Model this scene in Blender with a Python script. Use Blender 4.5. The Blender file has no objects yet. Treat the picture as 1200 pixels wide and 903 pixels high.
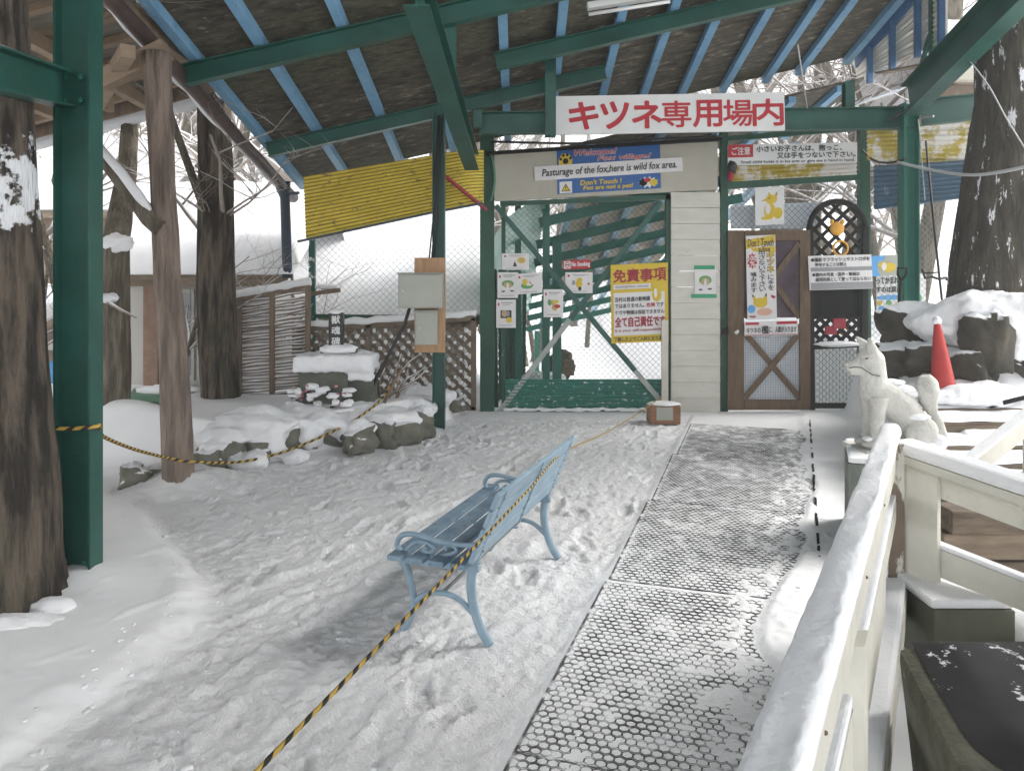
import bpy, bmesh, math, random
import numpy as np
from mathutils import Vector, Matrix, noise as mnoise

random.seed(7)
SC = bpy.context.scene
C = SC.collection

# ------------------------------------------------------------------ camera
F, CX, HY, EYE = 900.0, 600.0, 325.0, 1.6        # focal length and horizon in photo pixels
cam_d = bpy.data.cameras.new('camera')
cam = bpy.data.objects.new('camera', cam_d); C.objects.link(cam)
cam.location = (0, 0, EYE); cam.rotation_euler = (math.radians(90), 0, 0)
cam_d.sensor_width = 36; cam_d.lens = F / 1200 * 36
cam_d.shift_y = -(451.5 - HY) / 1200
cam_d.clip_start = 0.05; cam_d.clip_end = 600
SC.camera = cam
# ------------------------------------------------------------------ light
SUN_EL, SUN_AZ = 43, 75      # azimuth: degrees from +Y towards +X, where the light comes from
world = bpy.data.worlds.new('World'); SC.world = world; world.use_nodes = True
nt = world.node_tree; bg = nt.nodes['Background']
sky = nt.nodes.new('ShaderNodeTexSky'); sky.sky_type = 'NISHITA'; sky.sun_disc = False
sky.sun_elevation = math.radians(SUN_EL); sky.sun_rotation = math.radians(SUN_AZ)
sky.dust_density = 0.8; sky.air_density = 1.0; sky.ozone_density = 1.0
hs = nt.nodes.new('ShaderNodeHueSaturation'); hs.inputs['Saturation'].default_value = 0.10
nt.links.new(sky.outputs[0], hs.inputs['Color']); nt.links.new(hs.outputs[0], bg.inputs[0])
bg.inputs[1].default_value = 0.15
sl = bpy.data.lights.new('sun', 'SUN'); sl.energy = 1.3; sl.angle = math.radians(28); sl.color = (1, .97, .92)
sun = bpy.data.objects.new('sun', sl); C.objects.link(sun)
_e, _a = math.radians(SUN_EL), math.radians(SUN_AZ)
sun_dir = Vector((math.sin(_a) * math.cos(_e), math.cos(_a) * math.cos(_e), math.sin(_e)))
sun.rotation_euler = sun_dir.to_track_quat('Z', 'Y').to_euler()
sun.location = sun_dir * 60
SC.view_settings.view_transform = 'Standard'; SC.view_settings.look = 'None'
SC.view_settings.gamma = 1; SC.view_settings.use_curve_mapping = False
SC.view_settings.exposure = 2.28

# ------------------------------------------------------------------ helpers
def P(px, py, d):
    return Vector(((px - CX) / F * d, d, EYE + (HY - py) / F * d))
def G(px, py, z=0.0):
    d = (EYE - z) * F / (py - HY)
    return Vector(((px - CX) / F * d, d, z))
def sstep(a, b, x):
    t = np.clip((x - a) / (b - a), 0, 1); return t * t * (3 - 2 * t)
def vnoise(x, y, seed=0):
    xi = np.floor(x).astype(np.int64); yi = np.floor(y).astype(np.int64)
    xf = x - xi; yf = y - yi
    def h(i, j):
        n = (i * 374761393 + j * 668265263 + seed * 1442695041) & 0xffffffff
        n = ((n ^ (n >> 13)) * 1274126177) & 0xffffffff
        return ((n ^ (n >> 16)) & 0xffff) / 65535.0
    u = xf * xf * (3 - 2 * xf); v = yf * yf * (3 - 2 * yf)
    return (h(xi, yi) * (1 - u) + h(xi + 1, yi) * u) * (1 - v) + (h(xi, yi + 1) * (1 - u) + h(xi + 1, yi + 1) * u) * v
def fbm(x, y, seed=0, oct=4):
    s = 0; a = .5
    for k in range(oct):
        s = s + a * (vnoise(x * 2 ** k, y * 2 ** k, seed + k) - .5); a *= .5
    return s

# ------------------------------------------------------------------ materials
MATS = {}
def pm(name, c1, c2=None, scale=6.0, rough=.7, bump=0.0, bscale=None, stretch=(1, 1, 1), metal=0, spec=.5,
       detail=6, lo=.35, hi=.65, c3=None, t3=(.62, .7), s3=3.0, trans=0, alpha=1, coord='Object', snow=None):
    m = bpy.data.materials.new(name); m.use_nodes = True; MATS[name] = m
    n = m.node_tree; b = n.nodes['Principled BSDF']; L = n.links.new
    b.inputs['Roughness'].default_value = rough; b.inputs['Metallic'].default_value = metal
    b.inputs['Specular IOR Level'].default_value = spec
    b.inputs['Base Color'].default_value = (*c1, 1)
    if trans: b.inputs['Transmission Weight'].default_value = trans
    if alpha < 1: b.inputs['Alpha'].default_value = alpha
    tc = n.nodes.new('ShaderNodeTexCoord'); mp = n.nodes.new('ShaderNodeMapping')
    mp.inputs['Scale'].default_value = stretch; L(tc.outputs[coord], mp.inputs[0])
    col = None
    if c2:
        t = n.nodes.new('ShaderNodeTexNoise'); t.inputs['Scale'].default_value = scale; t.inputs['Detail'].default_value = detail
        t.inputs['Roughness'].default_value = .62
        L(mp.outputs[0], t.inputs['Vector'])
        r = n.nodes.new('ShaderNodeValToRGB'); r.color_ramp.elements[0].position = lo; r.color_ramp.elements[1].position = hi
        r.color_ramp.elements[0].color = (*c1, 1); r.color_ramp.elements[1].color = (*c2, 1)
        L(t.outputs['Fac'], r.inputs[0]); col = r.outputs[0]
    if c3:
        t = n.nodes.new('ShaderNodeTexNoise'); t.inputs['Scale'].default_value = s3; t.inputs['Detail'].default_value = 8
        t.inputs['Roughness'].default_value = .7
        L(mp.outputs[0], t.inputs['Vector'])
        r = n.nodes.new('ShaderNodeValToRGB'); r.color_ramp.elements[0].position = t3[0]; r.color_ramp.elements[1].position = t3[1]
        r.color_ramp.elements[0].color = (0, 0, 0, 1); r.color_ramp.elements[1].color = (1, 1, 1, 1)
        L(t.outputs['Fac'], r.inputs[0])
        mx = n.nodes.new('ShaderNodeMix'); mx.data_type = 'RGBA'
        L(r.outputs[0], mx.inputs[0])
        if col: L(col, mx.inputs[6])
        else: mx.inputs[6].default_value = (*c1, 1)
        mx.inputs[7].default_value = (*c3, 1); col = mx.outputs[2]
    if snow:            # snow lying on upward faces, broken up by noise: (threshold, softness, noise scale, amount)
        g = n.nodes.new('ShaderNodeNewGeometry'); sp = n.nodes.new('ShaderNodeSeparateXYZ'); L(g.outputs['Normal'], sp.inputs[0])
        t = n.nodes.new('ShaderNodeTexNoise'); t.inputs['Scale'].default_value = snow[2]; t.inputs['Detail'].default_value = 6
        L(tc.outputs['Object'], t.inputs['Vector'])
        ma = n.nodes.new('ShaderNodeMath'); ma.operation = 'MULTIPLY_ADD'; ma.inputs[1].default_value = snow[3]
        L(t.outputs['Fac'], ma.inputs[0]); L(sp.outputs['Z'], ma.inputs[2])
        r = n.nodes.new('ShaderNodeValToRGB'); r.color_ramp.elements[0].color = (0, 0, 0, 1); r.color_ramp.elements[1].color = (1, 1, 1, 1)
        r.color_ramp.elements[0].position = min(.98, snow[0]); r.color_ramp.elements[1].position = min(1, snow[0] + snow[1])
        mr = n.nodes.new('ShaderNodeMapRange'); mr.inputs[1].default_value = -1 + 0; mr.inputs[2].default_value = 1 + snow[3]
        L(ma.outputs[0], mr.inputs[0]); L(mr.outputs[0], r.inputs[0])
        mx = n.nodes.new('ShaderNodeMix'); mx.data_type = 'RGBA'
        L(r.outputs[0], mx.inputs[0])
        if col: L(col, mx.inputs[6])
        else: mx.inputs[6].default_value = (*c1, 1)
        mx.inputs[7].default_value = (.84, .85, .87, 1); col = mx.outputs[2]
    if col: L(col, b.inputs['Base Color'])
    if bump:
        t = n.nodes.new('ShaderNodeTexNoise'); t.inputs['Scale'].default_value = bscale or scale * 3; t.inputs['Detail'].default_value = 6
        L(mp.outputs[0], t.inputs['Vector'])
        bp = n.nodes.new('ShaderNodeBump'); bp.inputs['Strength'].default_value = min(1, bump); bp.inputs['Distance'].default_value = .02 if bump < .75 else .06
        L(t.outputs['Fac'], bp.inputs['Height']); L(bp.outputs[0], b.inputs['Normal'])
    return m

SNOW = pm('snow', (.80, .81, .83), (.87, .87, .88), scale=3, rough=.8, bump=.25, bscale=60, spec=.2)
GSNOW = pm('trodden_snow', (.74, .745, .76), (.87, .87, .875), scale=5, rough=.75, bump=.6, bscale=38, spec=.25,
           c3=(.42, .41, .39), t3=(.66, .80), s3=5)
GREEN = pm('green_paint', (.010, .066, .050), (.017, .10, .076), scale=3, rough=.45, bump=.08, c3=(.055, .05, .035), t3=(.66, .72), s3=11)
GREENL = pm('light_green_paint', (.02, .15, .11), (.03, .19, .145), scale=3, rough=.45, bump=.05)
GREENW = pm('worn_green_paint', (.007, .055, .032), (.013, .085, .05), scale=5, rough=.5, bump=.1, c3=(.3, .33, .3), t3=(.66, .72), s3=6, stretch=(1, 1, .4))
BLUE = pm('blue_paint', (.18, .38, .58), (.25, .47, .68), scale=5, rough=.5, bump=.1, c3=(.09, .10, .11), t3=(.60, .70), s3=18)
BLUED = pm('deep_blue_paint', (.035, .11, .24), (.05, .15, .30), scale=5, rough=.5, bump=.1)
DECK = pm('weathered_deck', (.056, .049, .036), (.17, .148, .11), scale=5, rough=.85, bump=.3, stretch=(1.0, 3.0, 3.0), c3=(.42, .38, .30), t3=(.57, .70), s3=5)
DECKB = pm('mossy_deck', (.05, .047, .032), (.14, .13, .088), scale=6, rough=.85, bump=.3, stretch=(1.2, 3.0, 3.0), c3=(.36, .34, .27), t3=(.59, .72), s3=7)
DECKC = pm('stained_deck', (.036, .031, .024), (.13, .11, .08), scale=4, rough=.85, bump=.3, stretch=(1.3, 3.4, 3.4), c3=(.50, .46, .38), t3=(.60, .70), s3=6)
GUTTER = pm('brown_gutter', (.06, .04, .035), (.10, .07, .06), scale=6, rough=.5)
PIPE = pm('slate_pipe', (.04, .06, .085), (.06, .08, .11), scale=6, rough=.5)
YEL = pm('yellow_sheet', (.66, .54, .09), (.78, .64, .12), scale=4, rough=.55, bump=.05, c3=(.20, .17, .10), t3=(.59, .63), s3=9, stretch=(1, 1, 2))
YELD = pm('shaded_yellow_groove', (.20, .16, .03), (.30, .24, .04), scale=5, rough=.7)  # rib shade put into the colour of the sheet's groove faces
YELW = pm('flaking_yellow_sheet', (.33, .25, .03), (.45, .35, .05), scale=4, rough=.6, c3=(.6, .58, .55), t3=(.46, .52), s3=2.2)
BLUC = pm('blue_sheet', (.015, .05, .085), (.025, .075, .12), scale=4, rough=.5, c3=(.3, .36, .4), t3=(.62, .7), s3=5)
PANE = pm('ivory_sheet', (.55, .50, .38), (.66, .60, .47), scale=2.5, rough=.5, trans=.45)
BEIGE = pm('beige_board', (.43, .41, .34), (.50, .475, .40), scale=2.2, rough=.7, c3=(.22, .2, .16), t3=(.68, .85), s3=4)
SIDING = pm('white_siding', (.60, .58, .52), (.68, .66, .60), scale=3, rough=.6, bump=.1, stretch=(1, 1, 4), c3=(.40, .05, .07), t3=(.672, .68), s3=7)
WHITE = pm('white_board', (.70, .70, .69), (.76, .76, .75), scale=3, rough=.5)
PAPER = pm('paper', (.72, .70, .70), (.78, .76, .76), scale=8, rough=.7)
OFFW = pm('old_white_paint', (.55, .53, .46), (.66, .64, .56), scale=4, rough=.6, bump=.15, c3=(.25, .18, .12), t3=(.70, .76), s3=6)
WORNP = pm('peeling_paint', (.16, .12, .09), (.24, .19, .15), scale=5, rough=.8, bump=.3, c3=(.6, .58, .52), t3=(.49, .53), s3=9, stretch=(1, 1, .35))
RED = pm('red', (.46, .015, .025), rough=.5)
REDD = pm('dark_red', (.30, .02, .04), (.36, .03, .05), scale=8, rough=.6)
BLACK = pm('black', (.016, .016, .018), rough=.85, spec=.2)
INK = pm('ink', (.03, .03, .035), rough=.6)
GREYT = pm('grey_print', (.30, .30, .31), rough=.6)
SBLUE = pm('sign_blue', (.01, .09, .30), (.015, .11, .35), scale=4, rough=.45)
SKYB = pm('print_blue', (.10, .35, .68), rough=.5)
SYEL = pm('sign_yellow', (.62, .44, .02), (.70, .50, .03), scale=4, rough=.5)
ORNG = pm('amber', (.70, .30, .02), (.8, .42, .05), scale=20, rough=.5)
TAN = pm('tan_print', (.50, .36, .2), rough=.6)
LEAFG = pm('print_green', (.12, .35, .10), rough=.6)
GTAPE = pm('green_tape', (.01, .30, .14), rough=.4)
WOODN = pm('raw_wood', (.38, .22, .12), (.50, .31, .18), scale=5, rough=.7, bump=.2, stretch=(6, 6, 1))
WOODB = pm('brown_door_wood', (.10, .062, .034), (.165, .105, .06), scale=4, rough=.6, bump=.2, stretch=(6, 6, 1))
WOODD = pm('old_brown_wood', (.15, .105, .075), (.24, .18, .13), scale=4, rough=.8, bump=.3, stretch=(5, 5, 1.2))
WOODL = pm('old_pale_timber', (.16, .12, .085), (.28, .215, .155), scale=3, rough=.8, bump=.3, stretch=(1, 5, 5))
TIMB = pm('step_timber', (.09, .07, .05), (.20, .155, .11), scale=4, rough=.85, bump=.4, stretch=(1, 6, 6))
STICK = pm('snowy_stick', (.20, .15, .125), (.32, .25, .21), scale=6, rough=.85, bump=.3, stretch=(1, 6, 6), snow=(.52, .05, 9, .6))
LATT = pm('brown_lattice', (.12, .09, .066), (.20, .155, .115), scale=6, rough=.8, bump=.2)
LATB = pm('black_lattice', (.012, .013, .011), (.022, .022, .02), scale=8, spec=.25, rough=.8, bump=.1)
BARK = pm('bark', (.028, .023, .018), (.145, .115, .088), scale=5, lo=.42, hi=.60, rough=.95, bump=.9, bscale=16, stretch=(3, 3, .45), c3=(.055, .06, .03), t3=(.55, .7), s3=2)
BARKS = pm('snow_speckled_bark', (.028, .024, .018), (.08, .07, .05), scale=5, rough=.95, bump=.9, bscale=16, stretch=(2.2, 2.2, .6), c3=(.80, .80, .82), t3=(.60, .62), s3=5.5)
BARKG = pm('grey_bark', (.10, .085, .062), (.20, .175, .13), scale=5, lo=.42, hi=.60, rough=.95, bump=.8, bscale=16, stretch=(3, 3, .5))
BARKB = pm('log_bark', (.15, .115, .095), (.28, .22, .18), scale=5, lo=.42, hi=.60, rough=.9, bump=.8, bscale=12, stretch=(3, 3, .4), c3=(.22, .15, .09), t3=(.6, .72), s3=1.5)
TWIG = pm('twig', (.26, .22, .19), (.38, .33, .29), scale=3, rough=.9, snow=(.62, .06, 5, .5))
ROCK = pm('rock', (.09, .09, .072), (.19, .185, .15), scale=5, rough=.9, bump=.7, bscale=18, snow=(.72, .03, 7, .55))
ROCKD = pm('dark_rock', (.028, .027, .02), (.085, .075, .055), scale=4, rough=.9, bump=.7, bscale=14, snow=(.75, .04, 6, .5))
STONE = pm('monument_stone', (.095, .10, .08), (.14, .145, .12), scale=7, rough=.9, bump=.3, bscale=40)
GRANITE = pm('black_granite', (.018, .019, .022), rough=.3)
STATUE = pm('pale_concrete', (.46, .45, .415), (.62, .61, .57), scale=7, rough=.9, bump=.5, bscale=60, c3=(.24, .23, .19), t3=(.58, .78), s3=9)
PEDES = pm('grey_pedestal', (.13, .145, .125), (.20, .215, .19), scale=6, rough=.85, bump=.2, stretch=(6, 6, 1))
BOXG = pm('grey_enamel', (.36, .37, .32), (.40, .41, .36), scale=3, rough=.45)
STEEL = pm('galvanised_wire', (.22, .24, .23), rough=.45, metal=.4)
WIREG = pm('green_wire', (.05, .09, .075), rough=.5)
STEELL = pm('bare_steel', (.45, .46, .45), rough=.4, metal=.7)
STEELP = pm('scraped_brace', (.30, .33, .31), (.42, .44, .42), scale=6, rough=.5, c3=(.012, .085, .062), t3=(.6, .7), s3=5)
KICK = pm('snow_flecked_green', (.03, .16, .12), (.045, .20, .155), scale=3, rough=.5, c3=(.75, .77, .78), t3=(.595, .61), s3=11, stretch=(1, 1, 2.2))
PBLUE = pm('pale_blue_paint', (.34, .48, .60), (.42, .56, .68), scale=5, rough=.5)
CABLE = pm('dark_cable', (.02, .02, .02), rough=.5)
CABLEW = pm('pale_cable', (.45, .46, .46), rough=.5)
BENCH = pm('bench_blue_paint', (.20, .295, .37), (.27, .37, .45), scale=6, rough=.45, bump=.1, c3=(.36, .5, .6), t3=(.6, .75), s3=12)
SEATM = pm('worn_seat_slat', (.13, .20, .27), (.21, .30, .38), scale=6, rough=.6, bump=.2, stretch=(1, 1, 1), c3=(.08, .10, .12), t3=(.55, .7), s3=16)
ROPEY = pm('rope_yellow', (.52, .33, .06), (.62, .42, .10), scale=40, rough=.85)
ROPEB = pm('rope_black', (.03, .028, .025), rough=.9)
RUBBER = pm('rubber_mat', (.05, .05, .05), (.10, .10, .10), scale=12, rough=.85, c3=(.74, .74, .75), t3=(.50, .64), s3=14)
CONE = pm('cone_red', (.36, .018, .016), (.44, .03, .025), scale=6, rough=.5)
PURP = pm('purple_curtain', (.09, .065, .085), (.17, .13, .16), scale=3, rough=.9)
ICEB = pm('plastic_film', (.68, .73, .82), (.80, .84, .88), scale=4, rough=.3, c3=(.35, .40, .50), t3=(.58, .75), s3=2.5)
TGREEN = pm('translucent_green', (.16, .45, .33), (.22, .55, .42), scale=3, rough=.5, trans=.55)
TARPG = pm('green_tarp', (.07, .17, .10), (.10, .22, .13), scale=3, rough=.6)
BRICK = pm('weathered_brick', (.24, .15, .11), (.33, .22, .165), scale=9, rough=.85, bump=.3, c3=(.75, .75, .77), t3=(.62, .66), s3=4)
TIN = pm('tin_underside', (.22, .20, .165), (.30, .275, .23), scale=4, rough=.6)
RAFT = pm('rafter_wood', (.26, .19, .13), (.36, .27, .19), scale=5, rough=.8, bump=.2)
GLASS = pm('window_pane', (.16, .17, .18), (.24, .25, .26), scale=2, rough=.15)
FRAMEW = pm('window_frame', (.50, .49, .46), rough=.6)
OLIVE = pm('olive_tub', (.075, .075, .055), (.14, .135, .10), scale=9, rough=.95, bump=.6, bscale=60, c3=(.7, .7, .72), t3=(.66, .7), s3=6)
SHEETD = pm('dark_sheet', (.016, .014, .016), (.030, .026, .029), scale=3, spec=.25, rough=.6, bump=.3, bscale=5, c3=(.78, .78, .8), t3=(.625, .645), s3=8)
OLIVB = pm('olive_block', (.10, .105, .075), (.14, .145, .11), scale=4, rough=.9, bump=.2)
PINK = pm('pink_petal', (.50, .20, .25), rough=.6)
LEAF = pm('dark_leaf', (.02, .05, .03), rough=.6)
SKIN = pm('printed_hand', (.70, .42, .3), rough=.6)
LAMPW = pm('lamp_housing', (.62, .63, .62), rough=.4)

def plaster(name, base, zlo, zhi, sc=7.0, amt=.9, side=None):
    m = base.copy(); m.name = name; MATS[name] = m; n = m.node_tree; L = n.links.new; b = n.nodes['Principled BSDF']
    tc = n.nodes.new('ShaderNodeTexCoord'); sp = n.nodes.new('ShaderNodeSeparateXYZ'); L(tc.outputs['Object'], sp.inputs[0])
    t = n.nodes.new('ShaderNodeTexNoise'); t.inputs['Scale'].default_value = sc; t.inputs['Detail'].default_value = 8; t.inputs['Roughness'].default_value = .65
    L(tc.outputs['Object'], t.inputs['Vector'])
    def mr(sock, a, b_, c, d):
        q = n.nodes.new('ShaderNodeMapRange'); q.interpolation_type = 'SMOOTHSTEP'
        for k, v in zip((1, 2, 3, 4), (a, b_, c, d)): q.inputs[k].default_value = v
        L(sock, q.inputs[0]); return q.outputs[0]
    def mt(op, a, b_):
        q = n.nodes.new('ShaderNodeMath'); q.operation = op
        for k, v in enumerate((a, b_)):
            if isinstance(v, (int, float)): q.inputs[k].default_value = v
            else: L(v, q.inputs[k])
        return q.outputs[0]
    win = mt('MULTIPLY', mr(sp.outputs['Z'], zlo - .12, zlo + .12, 0, 1), mr(sp.outputs['Z'], zhi - .3, zhi + .15, 1, 0))
    if side: win = mt('MULTIPLY', win, mr(sp.outputs['X'], side[0], side[1], 0, 1))
    f = mt('ADD', t.outputs['Fac'], mt('MULTIPLY', win, amt * .5)); fac = mr(f, .77, .82, 0, 1)
    old = b.inputs['Base Color'].links[0].from_socket; mx = n.nodes.new('ShaderNodeMix'); mx.data_type = 'RGBA'
    L(fac, mx.inputs[0]); L(old, mx.inputs[6]); mx.inputs[7].default_value = (.84, .85, .87, 1); L(mx.outputs[2], b.inputs['Base Color'])
    bo = b.inputs['Normal'].links[0].from_node; bp = n.nodes.new('ShaderNodeBump'); bp.inputs['Distance'].default_value = .05; bp.inputs['Strength'].default_value = .7
    L(fac, bp.inputs['Height']); L(bo.outputs[0], bp.inputs['Normal']); L(bp.outputs[0], b.inputs['Normal']); return m
# ------------------------------------------------------------------ mesh builder
ORG = {}
class MB:
    def __init__(self): self.v = []; self.f = []; self.m = []; self.s = []
    def add(self, vs, fs, mi=0, smooth=False):
        o = len(self.v); self.v.extend([tuple(x) for x in vs])
        for f in fs: self.f.append(tuple(i + o for i in f)); self.m.append(mi); self.s.append(smooth)
        return self
    def hexa(self, p, mi=0):     # 8 corners: bottom 4 ccw, top 4 ccw
        return self.add(p, [(3, 2, 1, 0), (4, 5, 6, 7), (0, 1, 5, 4), (1, 2, 6, 5), (2, 3, 7, 6), (3, 0, 4, 7)], mi)
    def box(self, a, b, mi=0):
        x0, y0, z0 = a; x1, y1, z1 = b
        return self.hexa([(x0, y0, z0), (x1, y0, z0), (x1, y1, z0), (x0, y1, z0), (x0, y0, z1), (x1, y0, z1), (x1, y1, z1), (x0, y1, z1)], mi)
    def bar(self, a, b, w, h, up=(0, 0, 1), mi=0):
        a, b = Vector(a), Vector(b); t = (b - a).normalized(); u = Vector(up)
        s = t.cross(u).normalized() * w / 2; u = s.cross(t).normalized() * h / 2
        return self.hexa([a - s - u, a + s - u, b + s - u, b - s - u, a - s + u, a + s + u, b + s + u, b - s + u], mi)
    def ibeam(self, a, b, h, w, up=(0, 0, 1), tf=.012, tw=.009, mi=0):
        a, b = Vector(a), Vector(b); t = (b - a).normalized(); u = Vector(up)
        s = t.cross(u).normalized(); u = s.cross(t).normalized()
        H, W, q = h / 2, w / 2, tw / 2
        pr = [(-W, -H), (W, -H), (W, -H + tf), (q, -H + tf), (q, H - tf), (W, H - tf), (W, H), (-W, H), (-W, H - tf), (-q, H - tf), (-q, -H + tf), (-W, -H + tf)]
        vs = [a + s * x + u * y for x, y in pr] + [b + s * x + u * y for x, y in pr]
        n = 12; fs = [(i, (i + 1) % n, n + (i + 1) % n, n + i) for i in range(n)]
        for base, flip in ((0, True), (n, False)):
            for q4 in ((0, 1, 2, 11), (11, 2, 3, 10), (10, 3, 4, 9), (9, 4, 5, 8), (8, 5, 6, 7)):
                q5 = tuple(base + k for k in q4); fs.append(q5[::-1] if flip else q5)
        return self.add(vs, fs, mi)
    def tube(self, pts, r, n=8, mi=0, smooth=True, cap=True, flat=1.0, twist=None, mats=None, closed=False):
        pts = [Vector(p) for p in pts]
        R = r if hasattr(r, '__len__') else [r] * len(pts)
        t0 = (pts[1] - pts[0]).normalized()
        ref = Vector((0, 0, 1)) if abs(t0.z) < .9 else Vector((0, 1, 0))
        vs = []; m = len(pts)
        for i, p in enumerate(pts):
            if closed: t = pts[(i + 1) % m] - pts[i - 1]
            else: t = pts[min(i + 1, m - 1)] - pts[max(i - 1, 0)]
            t.normalize()
            s = t.cross(ref)
            if s.length < 1e-4: s = t.cross(Vector((1, 0, 0)))
            s.normalize(); u = s.cross(t).normalized(); ref = u
            tw = twist * i if twist else 0
            for k in range(n):
                a = 2 * math.pi * k / n + tw
                vs.append(p + s * (math.cos(a) * R[i]) + u * (math.sin(a) * R[i] * flat))
        o = len(self.v); self.v.extend([tuple(x) for x in vs])
        for i in range(m if closed else m - 1):
            for k in range(n):
                i2 = (i + 1) % m
                self.f.append((o + i * n + k, o + i * n + (k + 1) % n, o + i2 * n + (k + 1) % n, o + i2 * n + k)[::-1])
                self.m.append(mats(i, k) if mats else mi); self.s.append(smooth)
        if cap and not closed:
            self.f.append(tuple(o + k for k in range(n))); self.m.append(mi); self.s.append(False)
            self.f.append(tuple(o + (m - 1) * n + k for k in range(n))[::-1]); self.m.append(mi); self.s.append(False)
        return self
    def blob(self, c, r, sub=2, amp=.25, fr=2.0, seed=0, mi=0, smooth=True, rot=0, zmin=None):
        bm = bmesh.new(); bmesh.ops.create_icosphere(bm, subdivisions=sub, radius=1)
        cz, sz = math.cos(rot), math.sin(rot); vs = []
        for v in bm.verts:
            p = v.co.copy(); k = 1 + amp * mnoise.noise(p * fr + Vector((seed * 7.3, seed * 3.1, seed)))
            if amp > .3: k += amp * .5 * mnoise.noise(p * fr * 2.3 + Vector((seed, seed * 5.1, 2)))
            x, y, z = p.x * r[0] * k, p.y * r[1] * k, p.z * r[2] * k
            if zmin is not None: z = max(z, zmin)
            vs.append((c[0] + x * cz - y * sz, c[1] + x * sz + y * cz, c[2] + z))
        fs = [[v.index for v in f.verts] for f in bm.faces]
        bm.free(); return self.add(vs, fs, mi, smooth)
    def rock(self, c, r, seed=0, mi=0, rot=0):
        bm = bmesh.new(); bmesh.ops.create_cube(bm, size=2); bmesh.ops.subdivide_edges(bm, edges=bm.edges[:], cuts=7, use_grid_fill=True)
        cz, sz = math.cos(rot), math.sin(rot); sv = Vector((seed * 3.7, seed * 1.9, seed * 5.3)); vs = []
        sh_ = [mnoise.noise(sv + Vector((k * 9.1, 0, 0))) for k in range(4)]
        for v in bm.verts:
            p = v.co; q = p.normalized() * 1.15; w = p.lerp(q, .62)
            w = Vector((w.x * (1 + .35 * sh_[0] * w.z), w.y, w.z * (1 + .4 * sh_[1] * w.x) + .25 * sh_[2] * w.x))
            k = 1 + .42 * mnoise.noise(w * 1.2 + sv) - .22 * abs(mnoise.noise(w * 2.6 + sv)) + .06 * mnoise.noise(w * 8 + sv)
            x, y, z = w.x * r[0] * k, w.y * r[1] * k, w.z * r[2] * k
            vs.append((c[0] + x * cz - y * sz, c[1] + x * sz + y * cz, c[2] + z))
        fs = [[v.index for v in f.verts] for f in bm.faces]; bm.free(); return self.add(vs, fs, mi, True)
    def grid(self, fn, nu, nv, mi=0, smooth=True):
        vs = [fn(i / nu, j / nv) for j in range(nv + 1) for i in range(nu + 1)]
        w = nu + 1
        fs = [(j * w + i, j * w + i + 1, (j + 1) * w + i + 1, (j + 1) * w + i) for j in range(nv) for i in range(nu)]
        return self.add(vs, fs, mi, smooth)
    def lattice(self, o, u, v, pitch, w, th, mi=0):      # diagonal strips clipped to the rectangle o, u, v
        o, u, v = Vector(o), Vector(u), Vector(v); W, H = u.length, v.length; u.normalize(); v.normalize(); nrm = u.cross(v)
        for sgn in (1, -1):
            k = -H - pitch
            while k < W + H + pitch:
                a0 = k if sgn > 0 else k; pts = []
                # line x = k + s*y (s=+1) or x = k - y
                y0, y1 = 0.0, H
                if sgn > 0: y0 = max(y0, -k); y1 = min(y1, W - k); X = lambda y: k + y
                else: y0 = max(y0, k - W); y1 = min(y1, k); X = lambda y: k - y
                if y1 - y0 > .01:
                    A = o + u * X(y0) + v * y0; B = o + u * X(y1) + v * y1
                    off = nrm * (th * .55 * sgn)
                    if w <= .006: self.tube([A, B], w / 2, 3, mi, smooth=False, cap=False)
                    else: self.bar(A + off, B + off, w, th, up=nrm, mi=mi)
                k += pitch
        return self
    def build(self, name, mats, parent=None, loc=None, bevel=0):
        if not isinstance(mats, (list, tuple)): mats = [mats]
        org = Vector(loc) if loc is not None else (ORG[parent.name] if parent else Vector((0, 0, 0)))
        me = bpy.data.meshes.new(name)
        me.from_pydata([(x - org.x, y - org.y, z - org.z) for x, y, z in self.v], [], self.f)
        for m in mats: me.materials.append(m)
        me.polygons.foreach_set('material_index', self.m); me.polygons.foreach_set('use_smooth', self.s)
        me.update()
        if bevel:
            bm = bmesh.new(); bm.from_mesh(me); bmesh.ops.remove_doubles(bm, verts=bm.verts, dist=1e-5)
            es = [e for e in bm.edges if len(e.link_faces) == 2 and e.calc_face_angle(0) > .6]
            bmesh.ops.bevel(bm, geom=es, offset=bevel, segments=2, affect='EDGES', profile=.6); bm.to_mesh(me); bm.free()
        o = bpy.data.objects.new(name, me); C.objects.link(o)
        if parent: o.parent = parent
        elif loc is not None: o.location = loc
        ORG[o.name] = org
        return o
def tag(o, label=None, cat=None, group=None, kind=None):
    if label: o['label'] = label
    if cat: o['category'] = cat
    if group: o['group'] = group
    if kind: o['kind'] = kind
    return o
def thing(name, label, cat, loc, group=None):
    o = bpy.data.objects.new(name, None); C.objects.link(o); o.location = loc; o.empty_display_size = .1
    ORG[o.name] = Vector(loc); return tag(o, label, cat, group)
def copy_tree(o, parent=None):
    c = o.copy(); C.objects.link(c); ORG[c.name] = ORG.get(o.name, Vector((0, 0, 0)))
    if parent: c.parent = parent
    for ch in list(o.children): copy_tree(ch, c)
    return c

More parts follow.
